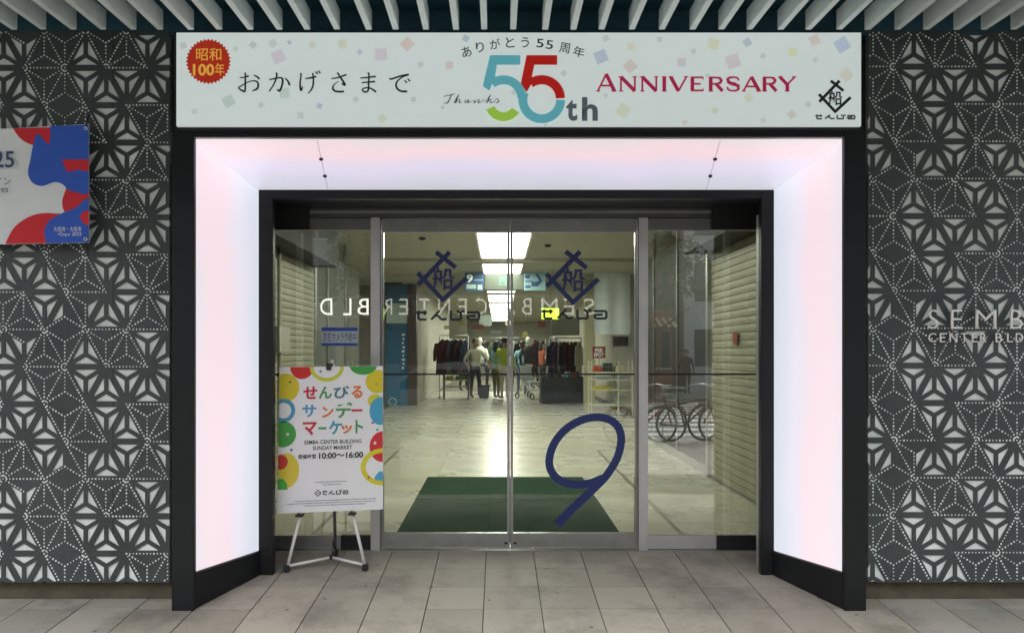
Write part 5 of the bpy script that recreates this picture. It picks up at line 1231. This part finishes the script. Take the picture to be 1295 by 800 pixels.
def car(loc, rz, col, label):
    t = thing('car', label, 'car', loc, rz, 'cars on the street')
    m = mat('car_' + col, rgb(col), 0.25, 0.3, coat=0.6, var=0.03)
    prof = [(-2.1, .3), (-2.15, .62), (-2.0, .82), (-1.25, .93), (-.55, 1.42), (.2, 1.5), (1.3, 1.46), (1.85, 1.02), (2.1, .95), (2.15, .5), (2.1, .3)]
    rows = [(-.84, .9), (-.8, 1.0), (0, 1.02), (.8, 1.0), (.84, .9)]
    vs = []; fs = []
    n = len(prof)
    for w, k in rows:
        for x_, z_ in prof:
            inw = (.14 if z_ > 1.1 else 0) * (1 if w > 0 else -1) if abs(w) > .5 else 0
            vs.append((x_ * (1 if abs(w) < .82 else .985), w - inw, .3 + (z_ - .3) * (k if abs(w) > .5 else 1.01)))
    for a in range(len(rows) - 1):
        for i in range(n): fs.append((a * n + i, a * n + (i + 1) % n, (a + 1) * n + (i + 1) % n, (a + 1) * n + i))
    fs += [tuple(range(n)), tuple(range((len(rows) - 1) * n, len(rows) * n))]
    MB().add(vs, fs).build('body', m, t, smooth=False, bevel=.03)
    for s in (-1, 1):
        MB().hexa([(-1.1, s * .835, .93), (1.55, s * .835, .95), (1.55, s * .80, .95), (-1.1, s * .80, .93), (-.5, s * .73, 1.34), (1.2, s * .73, 1.36), (1.2, s * .69, 1.36), (-.5, s * .69, 1.34)]).build('side_window', M_win, t)
        for x_ in (-1.35, 1.3):
            w = MB().ring((x_, s * .76, .31), .23, .09, 'y', 22, 8).build('tyre', M_ek, t, smooth=True)
            MB().ball((x_, s * .79, .31), (.17, .05, .17), 14, 6).build('rim', M_steel_l, w, smooth=True)
        MB().ball((-2.08, s * .6, .7), (.08, .16, .09)).build('headlight', M_steel_l, t, smooth=True)
        MB().ball((2.08, s * .65, .8), (.06, .12, .1)).build('tail_light', ink('tail', '8a1010'), t, smooth=True)
    MB().hexa([(-1.2, -.66, .97), (-1.2, .66, .97), (-1.15, .66, .98), (-1.15, -.66, .98), (-.6, -.6, 1.42), (-.6, .6, 1.42), (-.55, .6, 1.43), (-.55, -.6, 1.43)]).build('windscreen', M_win, t)
car((-1.2, -7.0, -.15), 0, 'd8dad8', 'silver white car passing on the road behind the viewer')
car((9.8, -12.5, -.15), math.pi, 'c9ccd0', 'pale car in the far lane of the street')

def street_tree(x, y, h, label):
    t = thing('street_tree', label, 'tree', (x, y, -.05)); r = random.Random(11)
    b = MB(); b.tube(cat([(0, 0, 0), (.04, .02, h * .3), (-.03, .05, h * .6), (.05, 0, h * .9)]), [.13 - .005 * i for i in range(19)], 8)
    for k in range(9):
        z0 = h * (.4 + .05 * k); a = k * 2.4; L = 1.3 - .07 * k
        b.tube([(0, 0.03, z0), (math.cos(a) * L * .5, math.sin(a) * L * .5, z0 + .4), (math.cos(a) * L, math.sin(a) * L, z0 + .9)], [.05, .035, .015], 6)
    b.build('trunk', mat('bark', (.09, .065, .045), .9, var=.3), t, smooth=True)
    c = MB()
    cl = [(r.gauss(0, .75), r.gauss(0, .75), h * .78 + r.gauss(0, h * .14), r.uniform(.3, .65)) for _ in range(26)]
    for _ in range(2600):
        q = r.choice(cl); d = Vector((r.gauss(0, 1), r.gauss(0, 1), r.gauss(0, 1))).normalized() * q[3] * r.uniform(.5, 1)
        p = Vector(q[:3]) + d; u = Vector((r.gauss(0, 1), r.gauss(0, 1), r.gauss(0, 1))).normalized() * .09; w = u.cross(Vector((r.gauss(0, 1), r.gauss(0, 1), r.gauss(0, 1)))).normalized() * .05
        c.add([p - u, p + w, p + u, p - w], [(0, 1, 2, 3)])
    o = c.build('crown', mat('leaves', (.06, .09, .025), .7, var=.4, scale=3), t, fix=False); o['kind'] = 'stuff'
street_tree(5.2, -15.6, 5.6, 'small street tree on the far kerb')
street_tree(-4.5, -15.8, 6.0, 'leafy street tree opposite the poster easel')

# more shoppers and stock in the arcade
px_person(586, 494, 0.9, 1.60, 'navy', 'black', 'person in navy top in front of the maroon coats', sleeves=.6, step=.1, long_hair=True)
px_person(616, 489, 2.2, 1.68, 'olive', 'charcoal', 'person in olive jacket behind the pale blue shirt', sleeves=.6, step=.14)
px_person(686, 496, 2.0, 1.63, 'rust', 'black', 'person in rust coloured top at the end of the grey table', arms=((.2, .1, .3), (.3, .1, .25)), long_hair=True)
px_person(652, 490, 0.1, 1.66, 'white', 'navy', 'person in white shirt facing the doors between shoppers', step=.16)
px_person(669, 484, 0.4, 1.6, 'maroon', 'grey', 'person in maroon jumper deep in the arcade', sleeves=.6)
def mannequin(px, y, col, label):
    t = thing('mannequin', label, 'mannequin', (X(px, y), y, ZF)); m = mat('mannequin_white', (.68, .68, .62), .4)
    MB().tube([(0, 0, .02), (0, 0, 1.0)], .015, 8).build('stand', M_steel, t); MB().tube([(0, 0, .002), (0, 0, .025)], .17, 18).build('base', M_steel, t)
    MB().tube([(0, 0, .92), (0, 0, 1.05), (0, 0, 1.28), (0, 0, 1.4), (0, 0, 1.45)], [.14, .12, .17, .13, .06], 14).build('torso', mat('cloth_' + col, rgb(gcol[col]), .9, var=.2, scale=9), t, smooth=True)
    MB().ball((0, -.01, 1.6), (.075, .09, .11), 12, 9).build('head', m, t, smooth=True); MB().tube([(0, 0, 1.44), (0, 0, 1.52)], .045, 10).build('neck', m, t, smooth=True)
    for s_ in (-1, 1): MB().tube([(s_ * .15, 0, 1.36), (s_ * .24, -.02, 1.12), (s_ * .2, -.12, .9)], [.06, .05, .04], 8).build('sleeve', MATS['cloth_' + col], t, smooth=True)
mannequin(607, 22.4, 'white', 'white headed mannequin in white top beside the coat rack')
mannequin(668, 21.6, 'black', 'white headed mannequin in black top beyond the stroller')
mannequin(702, 20.2, 'cream', 'mannequin in cream top at the end of the tall rack')
rr_ = random.Random(5)
for k in range(9):
    px = 562 + 3.2 * k; y = 19.95; w = rr_.uniform(.035, .05); c_ = list(gcol)[(k * 4) % 15]; z0 = Z(473, 20) + .0305
    h_ = rr_.uniform(.06, .16)
    tag(MB().box(X(px, y) - w, X(px, y) + w * .25, y - .12, y + .12, z0, z0 + h_).build('folded_shirt', mat('cloth_' + c_, rgb(gcol[c_]), .9, var=.2, scale=9), None, bevel=.012), '%s pile of folded clothes on top of the low shelf' % c_, 'folded clothes', 'folded clothes on the low shelf')
for k in range(10):
    px = 688 + 4.7 * k; y = 18.4; w = rr_.uniform(.05, .08); c_ = list(gcol)[(k * 7 + 2) % 15]; z0 = zt + .001; h_ = rr_.uniform(.04, .14)
    tag(MB().box(X(px, y) - w / 2, X(px, y) + w / 2, y - .15, y + .1, z0, z0 + h_).build('folded_shirt', mat('cloth_' + c_, rgb(gcol[c_]), .9, var=.2, scale=9), None, bevel=.012), '%s pile of folded clothes on the long grey table' % c_, 'folded clothes', 'folded clothes on the grey table')

for k in range(8):
    px = 566 + 20 * k + rr_.uniform(-3, 3); y = rr_.uniform(19.8, 24); w, h_ = rr_.uniform(.07, .16), rr_.uniform(.08, .2); zc = Z(rr_.uniform(408, 424), y)
    c_ = ['9a9682', '8f8a52', '7d463c', '8d9698'][k % 4]
    t = thing('price_card', '%s price card on a thread over the racks' % ['cream', 'yellow', 'red', 'pale grey'][k % 4], 'card', (X(px, y), y, zc), rr_.uniform(-.4, .4), 'price cards hung over the racks')
    MB().box(-w, w, -.003, .003, -h_ / 2, h_ / 2).build('card', ink('card' + c_, c_), t)
    MB().tube([(0, 0, h_ / 2), (0, 0, CEIL - zc - .0005)], .0025, 4).build('thread', M_steel, t)
